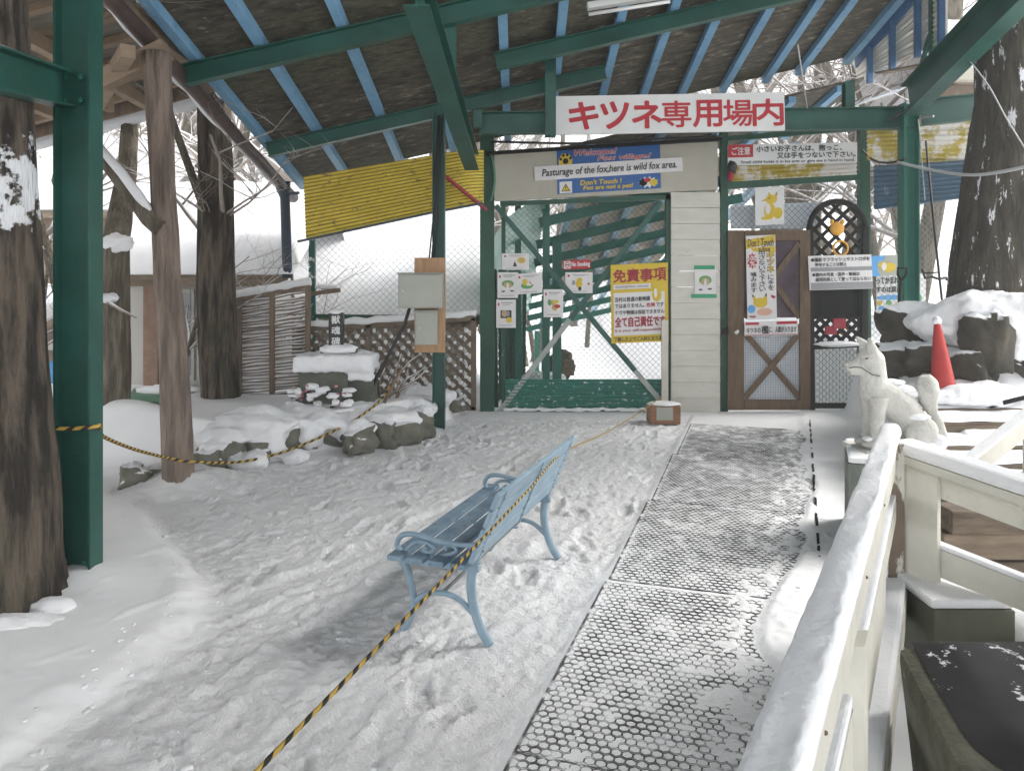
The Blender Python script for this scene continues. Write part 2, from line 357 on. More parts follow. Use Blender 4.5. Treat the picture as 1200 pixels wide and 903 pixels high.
def fuse(mb, name, mat, loc, voxel, it=6, fac=.5):
    t = mb.build('tmp_' + name, mat, loc=loc); md = t.modifiers.new('r', 'REMESH'); md.mode = 'VOXEL'; md.voxel_size = voxel
    ms = t.modifiers.new('s', 'SMOOTH'); ms.factor = fac; ms.iterations = it
    bpy.context.view_layer.update(); dg = bpy.context.evaluated_depsgraph_get()
    me = bpy.data.meshes.new_from_object(t.evaluated_get(dg), depsgraph=dg); bpy.data.objects.remove(t)
    for q in me.polygons: q.use_smooth = True
    nn = [q.normal.copy() for q in me.vertices]
    for q, n_ in zip(me.vertices, nn):
        c_ = q.co; q.co = c_ + n_ * (.030 * mnoise.noise(c_ * 5) + .016 * mnoise.noise(c_ * 13) + .008 * mnoise.noise(c_ * 33))
    me.materials.clear(); me.materials.append(mat); me.name = name
    o = bpy.data.objects.new(name, me); C.objects.link(o); o.location = loc; ORG[o.name] = Vector(loc); return o
# ------------------------------------------------------------------ lettering
_tc = {}
def text_mesh(body, shear=0.0, res=2):
    key = (body, shear, res)
    if key not in _tc:
        cu = bpy.data.curves.new('tmp', 'FONT'); cu.body = body; cu.resolution_u = res; cu.shear = shear
        o = bpy.data.objects.new('tmp', cu); C.objects.link(o)
        bpy.context.view_layer.update()
        dg = bpy.context.evaluated_depsgraph_get()
        me = bpy.data.meshes.new_from_object(o.evaluated_get(dg), depsgraph=dg)
        v = np.array([tuple(x.co)[:2] for x in me.vertices]); f = [tuple(p.vertices) for p in me.polygons]
        mn, mx = v.min(0), v.max(0); s = mx - mn; s[s < 1e-6] = 1
        _tc[key] = ((v - mn) / s, f)
        bpy.data.objects.remove(o); bpy.data.curves.remove(cu); bpy.data.meshes.remove(me)
    return _tc[key]
class Sign:
    def __init__(s, name, label, cat, TL, TR, BL, d, th=.012, mat=None, group=None, board='board', dd=0):
        s.o = P(*TL, d); s.W = P(*TR, d + dd) - s.o; s.V = P(*BL, d) - s.o
        s.n = s.W.cross(s.V).normalized()
        if s.n.y > 0: s.n = -s.n
        c = s.o + s.W * .5 + s.V
        s.root = thing(name, label, cat, c, group); s.parts = {}
        b = MB(); q = [s.at(0, 1), s.at(1, 1), s.at(1, 0), s.at(0, 0)]
        b.hexa([p - s.n * th for p in (q[0], q[1], q[2], q[3])] + q)
        s.board = b.build(board, mat or WHITE, s.root)
    def at(s, u, v, off=0.0): return s.o + s.W * u + s.V * v + s.n * off
    def mb(s, part, mat):
        return s.parts.setdefault((part, mat.name), MB())
    def text(s, body, box, mat, bold=0.0, shear=0.0, part='lettering', off=.004, res=2):
        vs, f = text_mesh(body, shear, res); u0, v0, u1, v1 = box; m = s.mb(part, mat)
        js = [(0, 0)] if not bold else [(0, 0), (bold, 0), (-bold, 0), (0, bold), (0, -bold), (bold * .7, bold * .7), (-bold * .7, bold * .7), (bold * .7, -bold * .7), (-bold * .7, -bold * .7)]
        wl, hl = s.W.length, s.V.length
        for k, (dx, dy) in enumerate(js):
            m.add([s.at(u0 + (u1 - u0) * x + dx / wl, v1 + (v0 - v1) * y + dy / hl, off + k * .00025) for x, y in vs], f)
        return s
    def poly(s, pts, mat, part='picture', off=.002):
        vs = [s.at(u, v, off) for u, v in pts]; s.mb(part, mat).add(vs, [tuple(range(len(vs)))]); return s
    def rect(s, u0, v0, u1, v1, mat, part='picture', off=.002): return s.poly([(u0, v1), (u1, v1), (u1, v0), (u0, v0)], mat, part, off)
    def disc(s, u, v, ru, rv, mat, part='picture', off=.002, n=14, rot=0):
        return s.poly([(u + ru * math.cos(a) * math.cos(rot) - rv * math.sin(a) * math.sin(rot), v + ru * math.cos(a) * math.sin(rot) * 0 + rv * math.sin(a)) for a in [2 * math.pi * k / n for k in range(n)]], mat, part, off)
    def star(s, u, v, ru, rv, mat, part='picture', off=.002, n=9, q=.62):
        return s.poly([(u + (ru if k % 2 else ru * q) * math.cos(math.pi * k / n), v + (rv if k % 2 else rv * q) * math.sin(math.pi * k / n)) for k in range(2 * n)], mat, part, off)
    def done(s):
        for (part, mn), m in s.parts.items(): m.build(part, MATS[mn], s.root)
        return s.root

# ------------------------------------------------------------------ ground
BX = [-3.9, -3.13, -2.52, -1.95, -1.38, -.87, -.62]; BY = [6.1, 6.26, 6.45, 6.85, 7.3, 8.1, 9.0]
MU = Vector((math.sin(math.radians(18.4)), math.cos(math.radians(18.4)), 0)); MV = Vector((MU.y, -MU.x, 0))
M0 = Vector((.02, 2.57, 0))                                        # left edge of the mats
def swept(s_, t_):
    tb = np.interp(s_, [-2, 0, 1.0, 1.9, 2.6, 4, 7], [.95, .80, .72, .82, .98, 1.08, 1.12]) + .30 * fbm(s_ * 1.6, t_ * 1.6, 9, 3)
    return sstep(0, .10, t_ - tb)
def macro(x, y):
    x = np.asarray(x, float); y = np.asarray(y, float)
    ye = np.interp(x, BX, BY)
    bed = sstep(0.0, .30, y - ye) * sstep(-.50, -.72, x) * sstep(-3.9, -3.4, x) * .33
    z = bed * (1 - .45 * sstep(8.2, 9.4, y))
    # rising bank on the right
    xb = np.interp(y, [4.0, 8.5, 12], [2.62, 3.85, 4.2])
    hz = np.interp(y, [4.0, 5.0, 6.2, 6.7, 9, 14], [.30, .31, .50, .64, .72, .9])
    z = z + sstep(0, .3, x - xb) * hz * sstep(4.02, 4.10, y)
    z = z + .78 * np.exp(-((x - 4.65) / .62) ** 2 - ((y - 7.35) / .62) ** 2) + .45 * np.exp(-((x - 3.95) / .28) ** 2 - ((y - 7.75) / .35) ** 2) * sstep(3.5, 3.9, x) \
        + .55 * np.exp(-((x - 5.6) / .7) ** 2 - ((y - 7.2) / .7) ** 2)
    # banks on the left, and the smooth drift beside the post
    xw = np.interp(y, [2.4, 2.64, 2.97, 3.55, 3.95, 5.24, 5.8], [-1.75, -1.72, -1.62, -1.52, -1.66, -2.6, -3.2])
    wedge = sstep(.12, -.12, x - xw) * sstep(6.3, 5.5, y)
    z = z + .045 * wedge + .030 * np.exp(-((x - xw) / .10) ** 2) * sstep(5.6, 4.8, y) * (.7 + 1.6 * fbm(x * 6, y * 6, 15, 3))
    z = z + .16 * np.exp(-((x + 2.50) / .42) ** 2 - ((y - 5.95) / .28) ** 2) + .22 * np.exp(-((x + 3.35) / .5) ** 2 - ((y - 6.6) / .35) ** 2)
    z = z + .10 * np.exp(-((x + 2.25) / .3) ** 2 - ((y - 3.98) / .2) ** 2) * 0.6
    z = z + .25 * sstep(6.4, 9, y) * sstep(-3.2, -4.2, x)
    # snow swept over the right hand side of the mats and under the railing
    dx, dy = x - M0.x, y - M0.y
    s_ = dx * MU.x + dy * MU.y; t_ = dx * MV.x + dy * MV.y
    z = z + .04 * swept(s_, t_) * sstep(9.3, 8.8, y)
    # beyond the gate the ground falls, far off it rises
    corr = sstep(-1.6, -.4, x) * sstep(5.5, 4.5, x)
    z = z - 1.5 * corr * sstep(10.5, 22, y) + 7.0 * sstep(24, 90, y) * (.7 + .3 * np.sin(x * .05 + 1))
    return z
def masks(x, y):
    ye = np.interp(x, BX, BY)
    xw = np.interp(y, [2.4, 2.64, 2.97, 3.55, 3.95, 5.24, 5.8], [-1.75, -1.72, -1.62, -1.52, -1.66, -2.6, -3.2])
    dx, dy = x - M0.x, y - M0.y
    s_ = dx * MU.x + dy * MU.y; t_ = dx * MV.x + dy * MV.y
    tr = sstep(-.02, .25, x - xw) * sstep(.05, .55, ye - y) * sstep(-.02, -.10, t_) * sstep(9.3, 8.9, y)
    onm = sstep(-.06, .0, t_) * sstep(1.30, 1.2, t_)
    return tr, onm, s_, t_
def Hz(x, y): return float(macro(x, y))
def axis(fine, a, b, lo, hi):
    n = int((b - a) / fine); core = list(np.linspace(a, b, n + 1))
    l = []; s = fine; p = a
    while p > lo: s *= 1.22; p -= s; l.append(max(p, lo))
    r = []; s = fine; p = b
    while p < hi: s *= 1.22; p += s; r.append(min(p, hi))
    return np.array(l[::-1] + core + r)
def axes(segs, lo, hi):
    core = []
    for st, a, b in segs: core += list(np.linspace(a, b, max(2, int((b - a) / st) + 1))[:-1])
    core.append(segs[-1][2]); l = []; q = segs[0][0]; p = segs[0][1]
    while p > lo: q *= 1.22; p -= q; l.append(max(p, lo))
    r = []; q = segs[-1][0]; p = segs[-1][2]
    while p < hi: q *= 1.22; p += q; r.append(min(p, hi))
    return np.array(l[::-1] + core + r)
xs = axes(((.03, -3.9, -2.2), (.0145, -2.2, 2.4), (.03, 2.4, 5.4)), -110, 110); ys = axes(((.0125, 1.7, 5.0), (.02, 5.0, 9.3)), -25, 190)
X, Y = np.meshgrid(xs, ys)
tr, onm, S_, T_ = masks(X, Y)
Z = macro(X, Y)
far = sstep(14, 40, np.hypot(X, Y))
wx = X + .12 * fbm(X * 3, Y * 3, 50, 2); wy = Y + .12 * fbm(X * 3, Y * 3, 60, 2)
ca, sa_ = math.cos(math.radians(52)), math.sin(math.radians(52))           # scuffs run up towards the gate
ru = wx * ca + wy * sa_; rv = -wx * sa_ + wy * ca
ridg = .5 - np.abs(fbm(ru * 3.2, rv * 9, 21, 3)) * 2
crumb = np.clip(fbm(wx * 26, wy * 24, 33, 3) + .10 * fbm(X * 3, Y * 3, 77, 2) - .02, 0, 1)
rough = .8 * (.055 * fbm(wx * 4, wy * 3.4, 11, 3) + .030 * ridg + .075 * crumb + .038 * np.clip(fbm(ru * 7, rv * 15, 35, 3), -.5, .12)) + .018 * fbm(X * 48, Y * 44, 37, 2)
Z = Z + tr * (rough - .022) + (1 - tr) * (.020 * fbm(X * 2.2, Y * 2.2, 41, 4) + .012 * np.clip(fbm(X * 13, Y * 12, 43, 3) - .05, 0, 1) + .05 * np.clip(fbm(ru * 2.2, rv * 7, 47, 3) - .16, 0, 1)) * (1 - onm) + .012 * fbm(X * .9, Y * .9, 5, 2)
# long tracks of wheels and sledges running up from the near left to the gate
for (p0, p1, p2, w_) in ((G(-20, 860), G(300, 690), G(610, 560), .07), (G(120, 900), G(380, 730), G(560, 600), .06), (G(230, 900), G(480, 640), G(640, 520), .08), (G(420, 903), G(640, 640), G(730, 520), .07), (G(520, 903), G(690, 660), G(760, 530), .06)):
    tt = np.linspace(0, 1, 90); cxp_ = (1 - tt) ** 2 * p0.x + 2 * tt * (1 - tt) * p1.x + tt ** 2 * p2.x; cyp_ = (1 - tt) ** 2 * p0.y + 2 * tt * (1 - tt) * p1.y + tt ** 2 * p2.y
    xc_ = np.interp(Y, cyp_, cxp_); sl_ = np.gradient(cxp_, cyp_).mean(); dn = (X - xc_) / math.sqrt(1 + sl_ ** 2) + .02 * fbm(X * 2, Y * 2, 17, 2)
    inr = sstep(cyp_[0] - .2, cyp_[0] + .2, Y) * sstep(cyp_[-1] + .3, cyp_[-1] - .6, Y) * np.clip(.35 + 2.2 * fbm(X * 1.2, Y * .9, 18, 2), 0, 1)
    g_ = np.exp(-(dn / w_) ** 4)
    Z = Z + tr * inr * (g_ * (-.016 - .35 * (rough - .02) + .005 * np.sin(Y * 120 + dn * 60)) + .014 * np.exp(-((np.abs(dn) - w_ * 1.45) / (w_ * .4)) ** 2))
# boot prints
rng = np.random.default_rng(5)
for k in range(110):
    y0 = rng.uniform(2.1, 8.6); x0 = rng.uniform(-1.7, 1.9); ang = math.radians(18) + rng.normal(0, .5)
    j0, j1 = np.searchsorted(ys, (y0 - .25, y0 + .25)); i0, i1 = np.searchsorted(xs, (x0 - .25, x0 + .25))
    xx, yy = X[j0:j1, i0:i1] - x0, Y[j0:j1, i0:i1] - y0
    u = xx * math.sin(ang) + yy * math.cos(ang); v = xx * math.cos(ang) - yy * math.sin(ang)
    q = (u / .14) ** 4 + (v / .052) ** 4
    Z[j0:j1, i0:i1] += (-.016 * np.exp(-q) + .010 * np.exp(-(np.sqrt(q + .01) - 1.3) ** 2 * 6) - .007 * np.exp(-q) * np.sin(u * 170)) * tr[j0:j1, i0:i1]
# snow packed into the cells of the mats, level with or a little over the rubber
mt = onm * sstep(9.1, 8.7, Y) * (1 - swept(S_, T_))
edge = np.clip((T_ - np.interp(S_, [-2, 0, 1.0, 1.9, 2.6, 4, 7], [.95, .80, .72, .82, .98, 1.08, 1.12]) + .38) / .38, 0, 1) ** 2
lvl = .0181 + .004 * fbm(X * 2.2 + 3, Y * 1.6, 71, 3) + .006 * fbm(X * 14, Y * 13, 81, 3) + .008 * edge * (.2 + crumb * 6)
Z = Z + .045 * crumb * onm * swept(S_, T_) * sstep(.35, .0, T_ - np.interp(S_, [-2, 0, 1.0, 1.9, 2.6, 4, 7], [.95, .80, .72, .82, .98, 1.08, 1.12]))
Z = Z * (1 - mt) + lvl * mt
gm = MB(); nx, ny = len(xs), len(ys)
me = bpy.data.meshes.new('snow_ground')
V = np.stack([X.ravel(), Y.ravel(), Z.ravel()], 1)
idx = np.arange(nx * ny).reshape(ny, nx)
Fq = np.stack([idx[:-1, :-1].ravel(), idx[:-1, 1:].ravel(), idx[1:, 1:].ravel(), idx[1:, :-1].ravel()], 1)
me.vertices.add(len(V)); me.vertices.foreach_set('co', V.ravel())
me.loops.add(Fq.size); me.loops.foreach_set('vertex_index', Fq.ravel())
me.polygons.add(len(Fq)); me.polygons.foreach_set('loop_start', np.arange(0, Fq.size, 4)); me.polygons.foreach_set('loop_total', np.full(len(Fq), 4))
me.polygons.foreach_set('use_smooth', np.ones(len(Fq), bool))
at = me.attributes.new('trodden', 'FLOAT', 'POINT'); at.data.foreach_set('value', np.clip(tr + .5 * mt, 0, 1).ravel())
me.update(calc_edges=True); me.validate()
# ground material: clean snow, trodden snow with thin grey slush in its hollows
gmat = bpy.data.materials.new('snow_ground'); gmat.use_nodes = True
n = gmat.node_tree; b = n.nodes['Principled BSDF']; L = n.links.new
b.inputs['Roughness'].default_value = .8; b.inputs['Specular IOR Level'].default_value = .2
tc = n.nodes.new('ShaderNodeTexCoord'); an = n.nodes.new('ShaderNodeAttribute'); an.attribute_name = 'trodden'
def ntex(sc, det=6, rg=.6):
    t = n.nodes.new('ShaderNodeTexNoise'); t.inputs['Scale'].default_value = sc; t.inputs['Detail'].default_value = det; t.inputs['Roughness'].default_value = rg
    L(tc.outputs['Object'], t.inputs['Vector']); return t.outputs['Fac']
def ramp(fac, p0, p1, c0, c1):
    r = n.nodes.new('ShaderNodeValToRGB'); r.color_ramp.elements[0].position = p0; r.color_ramp.elements[1].position = p1
    r.color_ramp.elements[0].color = (*c0, 1); r.color_ramp.elements[1].color = (*c1, 1); L(fac, r.inputs[0]); return r.outputs[0]
base = ramp(ntex(2.5), .3, .7, (.84, .845, .86), (.90, .90, .905))
d1 = ramp(ntex(9, 8, .78), .64, .74, (0, 0, 0), (.75, .75, .75)); d2 = ramp(ntex(1.3, 3), .44, .60, (0, 0, 0), (1, 1, 1))
mu1 = n.nodes.new('ShaderNodeMath'); mu1.operation = 'MULTIPLY'; L(d1, mu1.inputs[0]); L(d2, mu1.inputs[1])
mu2 = n.nodes.new('ShaderNodeMath'); mu2.operation = 'MULTIPLY'; L(mu1.outputs[0], mu2.inputs[0]); L(an.outputs['Fac'], mu2.inputs[1])
mx = n.nodes.new('ShaderNodeMix'); mx.data_type = 'RGBA'; L(mu2.outputs[0], mx.inputs[0]); L(base, mx.inputs[6]); mx.inputs[7].default_value = (.40, .40, .37, 1)
L(mx.outputs[2], b.inputs['Base Color'])
bp = n.nodes.new('ShaderNodeBump'); bp.inputs['Distance'].default_value = .02
mm = n.nodes.new('ShaderNodeMath'); mm.operation = 'MULTIPLY_ADD'; mm.inputs[1].default_value = .88; mm.inputs[2].default_value = .12
L(an.outputs['Fac'], mm.inputs[0]); L(mm.outputs[0], bp.inputs['Strength']); L(ntex(55, 8, .7), bp.inputs['Height']); L(bp.outputs[0], b.inputs['Normal'])
me.materials.append(gmat)
go = bpy.data.objects.new('snow_ground', me); C.objects.link(go); tag(go, kind='structure')

cl = MB(); rg = random.Random(12)
for k in range(190):
    x_, y_ = (rg.uniform(-2.3, 1.6), rg.uniform(2.2, 8.4)) if k > 60 else (0, 0)
    if k <= 60:
        y_ = rg.uniform(2.4, 5.6); x_ = float(np.interp(y_, [2.4, 2.64, 2.97, 3.55, 3.95, 5.24, 5.8], [-1.75, -1.72, -1.62, -1.52, -1.66, -2.6, -3.2])) + rg.gauss(.02, .10)
    i_, j_ = np.searchsorted(xs, x_), np.searchsorted(ys, y_); q = rg.uniform(.005, .012)
    cl.blob((x_, y_, float(Z[j_, i_]) - q * .05), (q * 1.3, q * rg.uniform(.8, 1.6), q * .6), 2, .8, 2, k, rot=rg.random() * 3)
tag(cl.build('snow_clods', SNOW), kind='stuff')

# ------------------------------------------------------------------ shelter
RB, RC, R0 = .23, -.22, 3.38
def roofz(x, y): return R0 + RB * (x + .796) + RC * (y - 8.23)
YF, YN = 9.75, -9.0  # near end runs on unseen behind the camera, added to darken the foreground
sh = thing('open_shelter', 'open shelter roof of dark boards on green steel beams with blue purlins', 'shelter', (0.8, 6, 0))
PD = Vector((.011, 1, RC + RB * .011))
def rp(x, y, off=0): return Vector((x + .011 * (y - 8.23), y, roofz(x + .011 * (y - 8.23), y) + off))
dk = MB()
for k in range(60):                                    # boards run across the purlins
    ya = YN + (YF - YN) * k / 60; yb = ya + (YF - YN) / 60 - .006
    zz = .185 + random.uniform(-.004, .006)
    p = [rp(-2.72, ya, zz), rp(4.3, ya, zz), rp(4.3, yb, zz), rp(-2.72, yb, zz)]
    dk.hexa(p + [q + Vector((0, 0, .022)) for q in p], random.choice((0, 0, 1, 2)))
dk.build('roof_deck', [DECK, DECKB, DECKC], sh)
m = MB(); p = [Vector(q) for q in ((3.9, -9, 5.3), (8.6, -9, 3.5), (8.6, 4.6, 3.5), (3.9, 3.5, 5.3))]
m.hexa(p + [q + Vector((0, 0, .03)) for q in p]); m.build('roof_deck', DECK, sh)  # unseen lean-to slab at right, added to keep sun off the railing
rs = MB(); p = [rp(-2.78, YN - .05, .235), rp(4.36, YN - .05, .235), rp(4.36, YF + .05, .235), rp(-2.78, YF + .05, .235)]
rs.hexa(p + [q + Vector((0, 0, .16)) for q in p]); rs.build('roof_snow', SNOW, sh, bevel=.05)
for x in (-2.66, -2.11, -1.42, -.75, -.07, .48, 1.06, 1.58, 2.09, 2.65, 3.19, 3.61, 4.22):
    m = MB(); m.bar(rp(x, YN, .135), rp(x, YF, .135), .085, .09); m.build('purlin', BLUE, sh)
def cross(y, x0, x1, h, w, off=0):
    m = MB(); m.ibeam(rp(x0, y, off), rp(x1, y, off), h, w); m.build('beam', GREEN, sh)
cross(6.5, -2.75, 4.3, .17, .11); cross(7.47, -.15, 4.3, .16, .11); cross(8.23, -2.62, 1.0, .15, .10); cross(4.6, -2.7, 4.3, .17, .11); cross(2.4, -2.7, 4.3, .17, .11)
gz = P(560, 145, 8.3).z
m = MB(); m.ibeam((-.36, 8.3, gz), (4.36, 8.3, gz + .06), .235, .13); m.build('girder', GREEN, sh)
m = MB(); m.ibeam(P(488, -10, 4.35), P(553, 190, 8.15), .18, .15); m.build('long_beam', GREEN, sh)
m = MB(); m.ibeam(P(1270, -90, 5.4), P(1066, 118, 8.1), .34, .17); m.build('long_beam', GREEN, sh)
for (px, ya, yb, d, w) in ((645, 66, 160, 7.9, .12), (528, 20, 120, 6.6, .11), (994, 96, 132, 8.35, .11), (560, 130, 150, 8.2, .1)):
    m = MB(); m.ibeam(P(px, yb, d), P(px, ya, d), w, w * .9, up=(0, 1, 0)); m.build('strut', GREEN, sh)
m = MB(); m.bar(P(1093, 118, 8.0), P(1093, -60, 8.0), .06, .06, up=(0, 1, 0)); m.build('strut', GREEN, sh)
m = MB(); m.bar(P(1104, 75, 8.2), P(1104, -60, 8.2), .09, .06, up=(0, 1, 0)); m.build('strut', BOXG, sh)
m = MB(); m.bar(P(1078, 85, 8.0), P(1090, 40, 8.0), .04, .04, up=(0, 1, 0)); m.build('strut', GREEN, sh)
# posts
def hpost(px0, px1, ytop, d, dep, ybase_z, mat=GREEN, top=None):
    x0 = (px0 - CX) / F * d; x1 = (px1 - CX) / F * d; zt = P(0, ytop, d).z if top is None else top
    m = MB(); xc = (x0 + x1) / 2; a = Vector((xc, d + dep / 2, ybase_z)); b_ = Vector((xc, d + dep / 2, zt))
    m.ibeam(a, b_, x1 - x0, dep, up=(1, 0, 0)); return m.build('post', mat, sh)
pl = hpost(62, 105.5, 0, 3.95, .125, -.02, GREEN, top=3.72)
m = MB(); m.box((-2.44, 3.86, .01), (-2.08, 4.16, .035)); m.build('base_plate', WOODD, sh)
m = MB(); m.hexa([G(112, 664) + Vector(o) for o in ((0, 0, 0), (.09, 0, -.03), (.1, .06, -.03), (0, .06, 0), (0, 0, .04), (.09, 0, .0), (.1, .06, .0), (0, .06, .04))]); m.build('gusset', GREEN, sh)
for xx_, zz_ in ((-2.33, 2.64), (-2.33, 2.52), (-2.24, 2.64), (-2.24, 2.52), (-2.33, .12), (-2.22, .12)): MB().tube([(xx_, 4.005, zz_), (xx_, 3.985, zz_)], .014, 6, smooth=False).build('bolt', GREENL, sh)
m = MB(); m.ibeam(P(-90, 58, 2.75), P(74, 104, 3.98), .185, .12); m.build('beam', GREEN, sh)
m = MB(); m.bar(P(-90, 27, 2.74), P(62, 80, 3.9), .10, .012); m.build('beam_snow', SNOW, sh)
hpost(506.5, 521, 128, 8.16, .12, -.02)
hpost(1060, 1078, 120, 8.2, .15, .3, GREENL)
# gutter with the snow curling out from under the tiles
gt = MB()
ga, gb = rp(-2.79, YN, .02), rp(-2.79, YF, .02)
gt.tube([ga.lerp(gb, k / 60) for k in range(61)], [.062 + .005 * (k % 4 == 0) for k in range(61)], 12); gto = gt.build('gutter', GUTTER, sh)
gs = MB()
gs.tube([ga.lerp(gb, k / 90) + Vector((-.07 - .02 * mnoise.noise((k * .4, 0, 0)), 0, .035 - .03 * abs(mnoise.noise((k * .7, 3, 0))))) for k in range(91)],
        [.050 + .028 * mnoise.noise((k * .55, 1, 0)) for k in range(91)], 8); gs.build('gutter_snow', SNOW, gto)
m = MB(); m.tube([P(331, 214, 9.35), P(332, 222, 9.35), P(334, 232, 9.35), P(337, 326, 9.35)], [.10, .085, .062, .058], 12)
m.tube([P(331, 228, 9.35), P(350, 226, 9.2)], .02, 6); m.build('downpipe', PIPE, sh)
# translucent end panel above the high side
ep = MB(); y0, y1 = 7.75, YF
def epf(u, v):
    y = y0 + (y1 - y0) * u; zt = roofz(4.4, y) + .1; zb = 3.98 + .12 * u
    return Vector((4.37 + .009 * math.sin((zb + (zt - zb) * v) * 2 * math.pi / .055), y, zb + (zt - zb) * v))
ep.grid(epf, 2, 90); ep.build('end_panel', PANE, sh)
for y in (7.75, 8.2, 8.75, 9.3):
    m = MB(); m.bar((4.33, y, 3.95), (4.33, y, roofz(4.3, y) + .08), .06, .05, up=(0, 1, 0)); m.build('stud', BLUED, sh)
m = MB(); m.bar(rp(4.36, YN, .10), rp(4.36, YF, .10), .05, .16); m.build('edge_beam', BLUED, sh)
m = MB(); m.bar(P(1030, 86, 8.9), P(1085, 76, 8.2), .12, .02); m.build('loose_plank', WOODL, sh)
m = MB(); m.bar(P(1004, 122, 8.9), P(1054, 106, 8.9), .3, .012); m.build('loose_sheet', ICEB, sh)

# lamp batten
lb = thing('lamp_batten', 'white fluorescent lamp batten under the roof boards', 'lamp', P(730, 5, 6.7))
m = MB(); m.bar(P(688, 8, 6.7), P(785, -7, 6.7), .09, .055); m.build('housing', LAMPW, lb, bevel=.008)
m = MB(); m.tube([P(690, 17, 6.68), P(785, 2, 6.68)], .016, 8); m.build('tube', WHITE, lb)

# ------------------------------------------------------------------ big sign
S = Sign('hanging_sign', 'long white hanging sign with large red Japanese characters under the roof', 'sign', (650, 113), (919, 108), (651, 158), 8.18, th=.03)
chs = 'キツネ専用場内'; x0s = [667, 704, 741, 775, 812, 847, 882]; x1s = [700, 736, 774, 809, 845, 881, 917]
for c, a, e in zip(chs, x0s, x1s): S.text(c, ((a - 650) / 269, .185, (e - 650) / 269, .86), RED, bold=.0105 if c in 'キツネ' else (.0075 if c in '用内' else .0048), res=3)
S.done()
m = MB(); m.box(P(912, 108, 8.17) - Vector((0, 0, .0)), P(914, 60, 8.19)); m.tube([P(935, 53, 7.4), P(946, 127, 8.2)], .006, 5)
m = MB(); m.tube([P(935, 53, 7.4), P(946, 127, 8.2)], .007, 5); tag(m.build('hanging_rod', CABLEW, loc=P(946, 127, 8.2)), 'thin pale rod hanging from a blue purlin right of the big red lettered sign', 'rod')

# ------------------------------------------------------------------ gate wall
D = 9.17
hb = MB(); q = [P(580, 236, D), P(841, 222, D), P(841, 166, D), P(574, 179, D)]
hb.hexa([v + Vector((0, .05, 0)) for v in q] + q)
ho = tag(hb.build('header_board', BEIGE, loc=P(708, 236, D)), 'plain beige header board above the mesh gate', 'board')
hb = MB(); hb.bar(P(570, 180, D - .03), P(845, 163, D - .03), .10, .035); tag(hb.build('header_trim', LATB, loc=P(708, 165, D)), 'dark grey trim running along the top of the beige header board', 'trim')
S = Sign('welcome_banner', 'blue welcome banner with paw print and warning triangle on the beige board', 'sign', (652.5, 175.5), (773.5, 168.5), (653.5, 227.5), D - .012, mat=SBLUE)
for mt_, b_, o_ in ((WHITE, .012, .003), (RED, .003, .006)):
    S.text('Welcome!', (.17, .03, .58, .165), mt_, bold=b_ * .5, shear=.3, off=o_); S.text('Fox village!', (.39, .195, .91, .33), mt_, bold=b_ * .5, shear=.3, off=o_)
for t_, b_ in (("Don't Touch !", (.22, .72, .62, .83)), ('Fox are not a pet!', (.25, .85, .73, .97))): S.text(t_, b_, SYEL, bold=.003, shear=.15)
S.poly([(.02, .42), (.14, .42), (.15, .22), (.11, .10), (.05, .10), (.015, .22)], SYEL, 'paw_badge')
S.disc(.083, .27, .028, .065, BLACK, 'paw_print', .004)
for du, dv in ((.035, .22), (.062, .14), (.10, .13), (.13, .21)): S.disc(du, dv, .013, .035, BLACK, 'paw_print', .004)
S.rect(.02, .73, .14, .99, WHITE, 'warning_panel'); S.poly([(.035, .95), (.125, .95), (.08, .77)], BLACK, 'warning_triangle', .003)
S.poly([(.045, .935), (.115, .935), (.08, .80)], SYEL, 'warning_triangle', .004); S.text('!', (.075, .83, .085, .925), BLACK, off=.006)
S.star(.88, .85, .10, .14, WHITE, off=.003, n=11, q=.6); S.disc(.83, .85, .04, .08, BLACK, off=.004); S.disc(.87, .80, .035, .05, RED, off=.005); S.disc(.93, .86, .04, .08, SYEL, off=.006)
S.done()
S = Sign('notice_strip', 'narrow white strip with black slanted English sentence across the blue banner', 'sign', (626, 195.5), (799.5, 184), (627, 212), D - .026, th=.004, mat=PAPER)
S.text('Pasturage of the fox,here is wild fox area.', (.05, .22, .96, .88), INK, bold=.002, shear=.2); S.done()

# gate itself
ge = thing('mesh_gate', 'wide green framed chain link gate with crossed steel braces', 'gate', P(682, 483, D))
m = MB(); m.bar(P(590, 486, D + .04), P(590, 240, D + .04), .05, .05, up=(0, 1, 0)); m.bar(P(783, 482, D + .04), P(783, 228, D + .04), .07, .06, up=(0, 1, 0))
m.bar(P(586, 239, D + .04), P(786, 231, D + .04), .06, .055); m.bar(P(588, 480, D + .04), P(784, 480, D + .04), .05, .05)
m.build('gate_frame', GREENW, ge)
for a, mid, e, dd, g0_, g1_ in (((581, 241), (744, 434), (778, 474), -.03, GREEN, STEELP), ((584, 484), (668, 374), (775, 236), 0.01, STEELP, GREEN)):
    m = MB(); m.bar(P(*a, D + dd), P(*mid, D + dd), .062, .03, up=(0, 1, 0)); m.bar(P(*mid, D + dd), P(*e, D + dd), .062, .03, up=(0, 1, 0), mi=1); m.build('brace', [g0_, g1_], ge)
m = MB(); m.lattice(P(590, 480, D + .075), P(783, 480, D + .075) - P(590, 480, D + .075), P(590, 238, D + .075) - P(590, 480, D + .075), .072, .0045, .003); m.build('wire_mesh', WIREG, ge)
m = MB()
def kp(u, v):
    a = P(592, 478, D + .02).lerp(P(782, 478, D + .02), u); zt = P(0, 444, D).z
    return Vector((a.x, a.y - .02 + .010 * math.sin(v * 2 * math.pi * 9), a.z + (zt - a.z) * v))
m.grid(kp, 2, 72); m.build('kick_panel', KICK, ge)
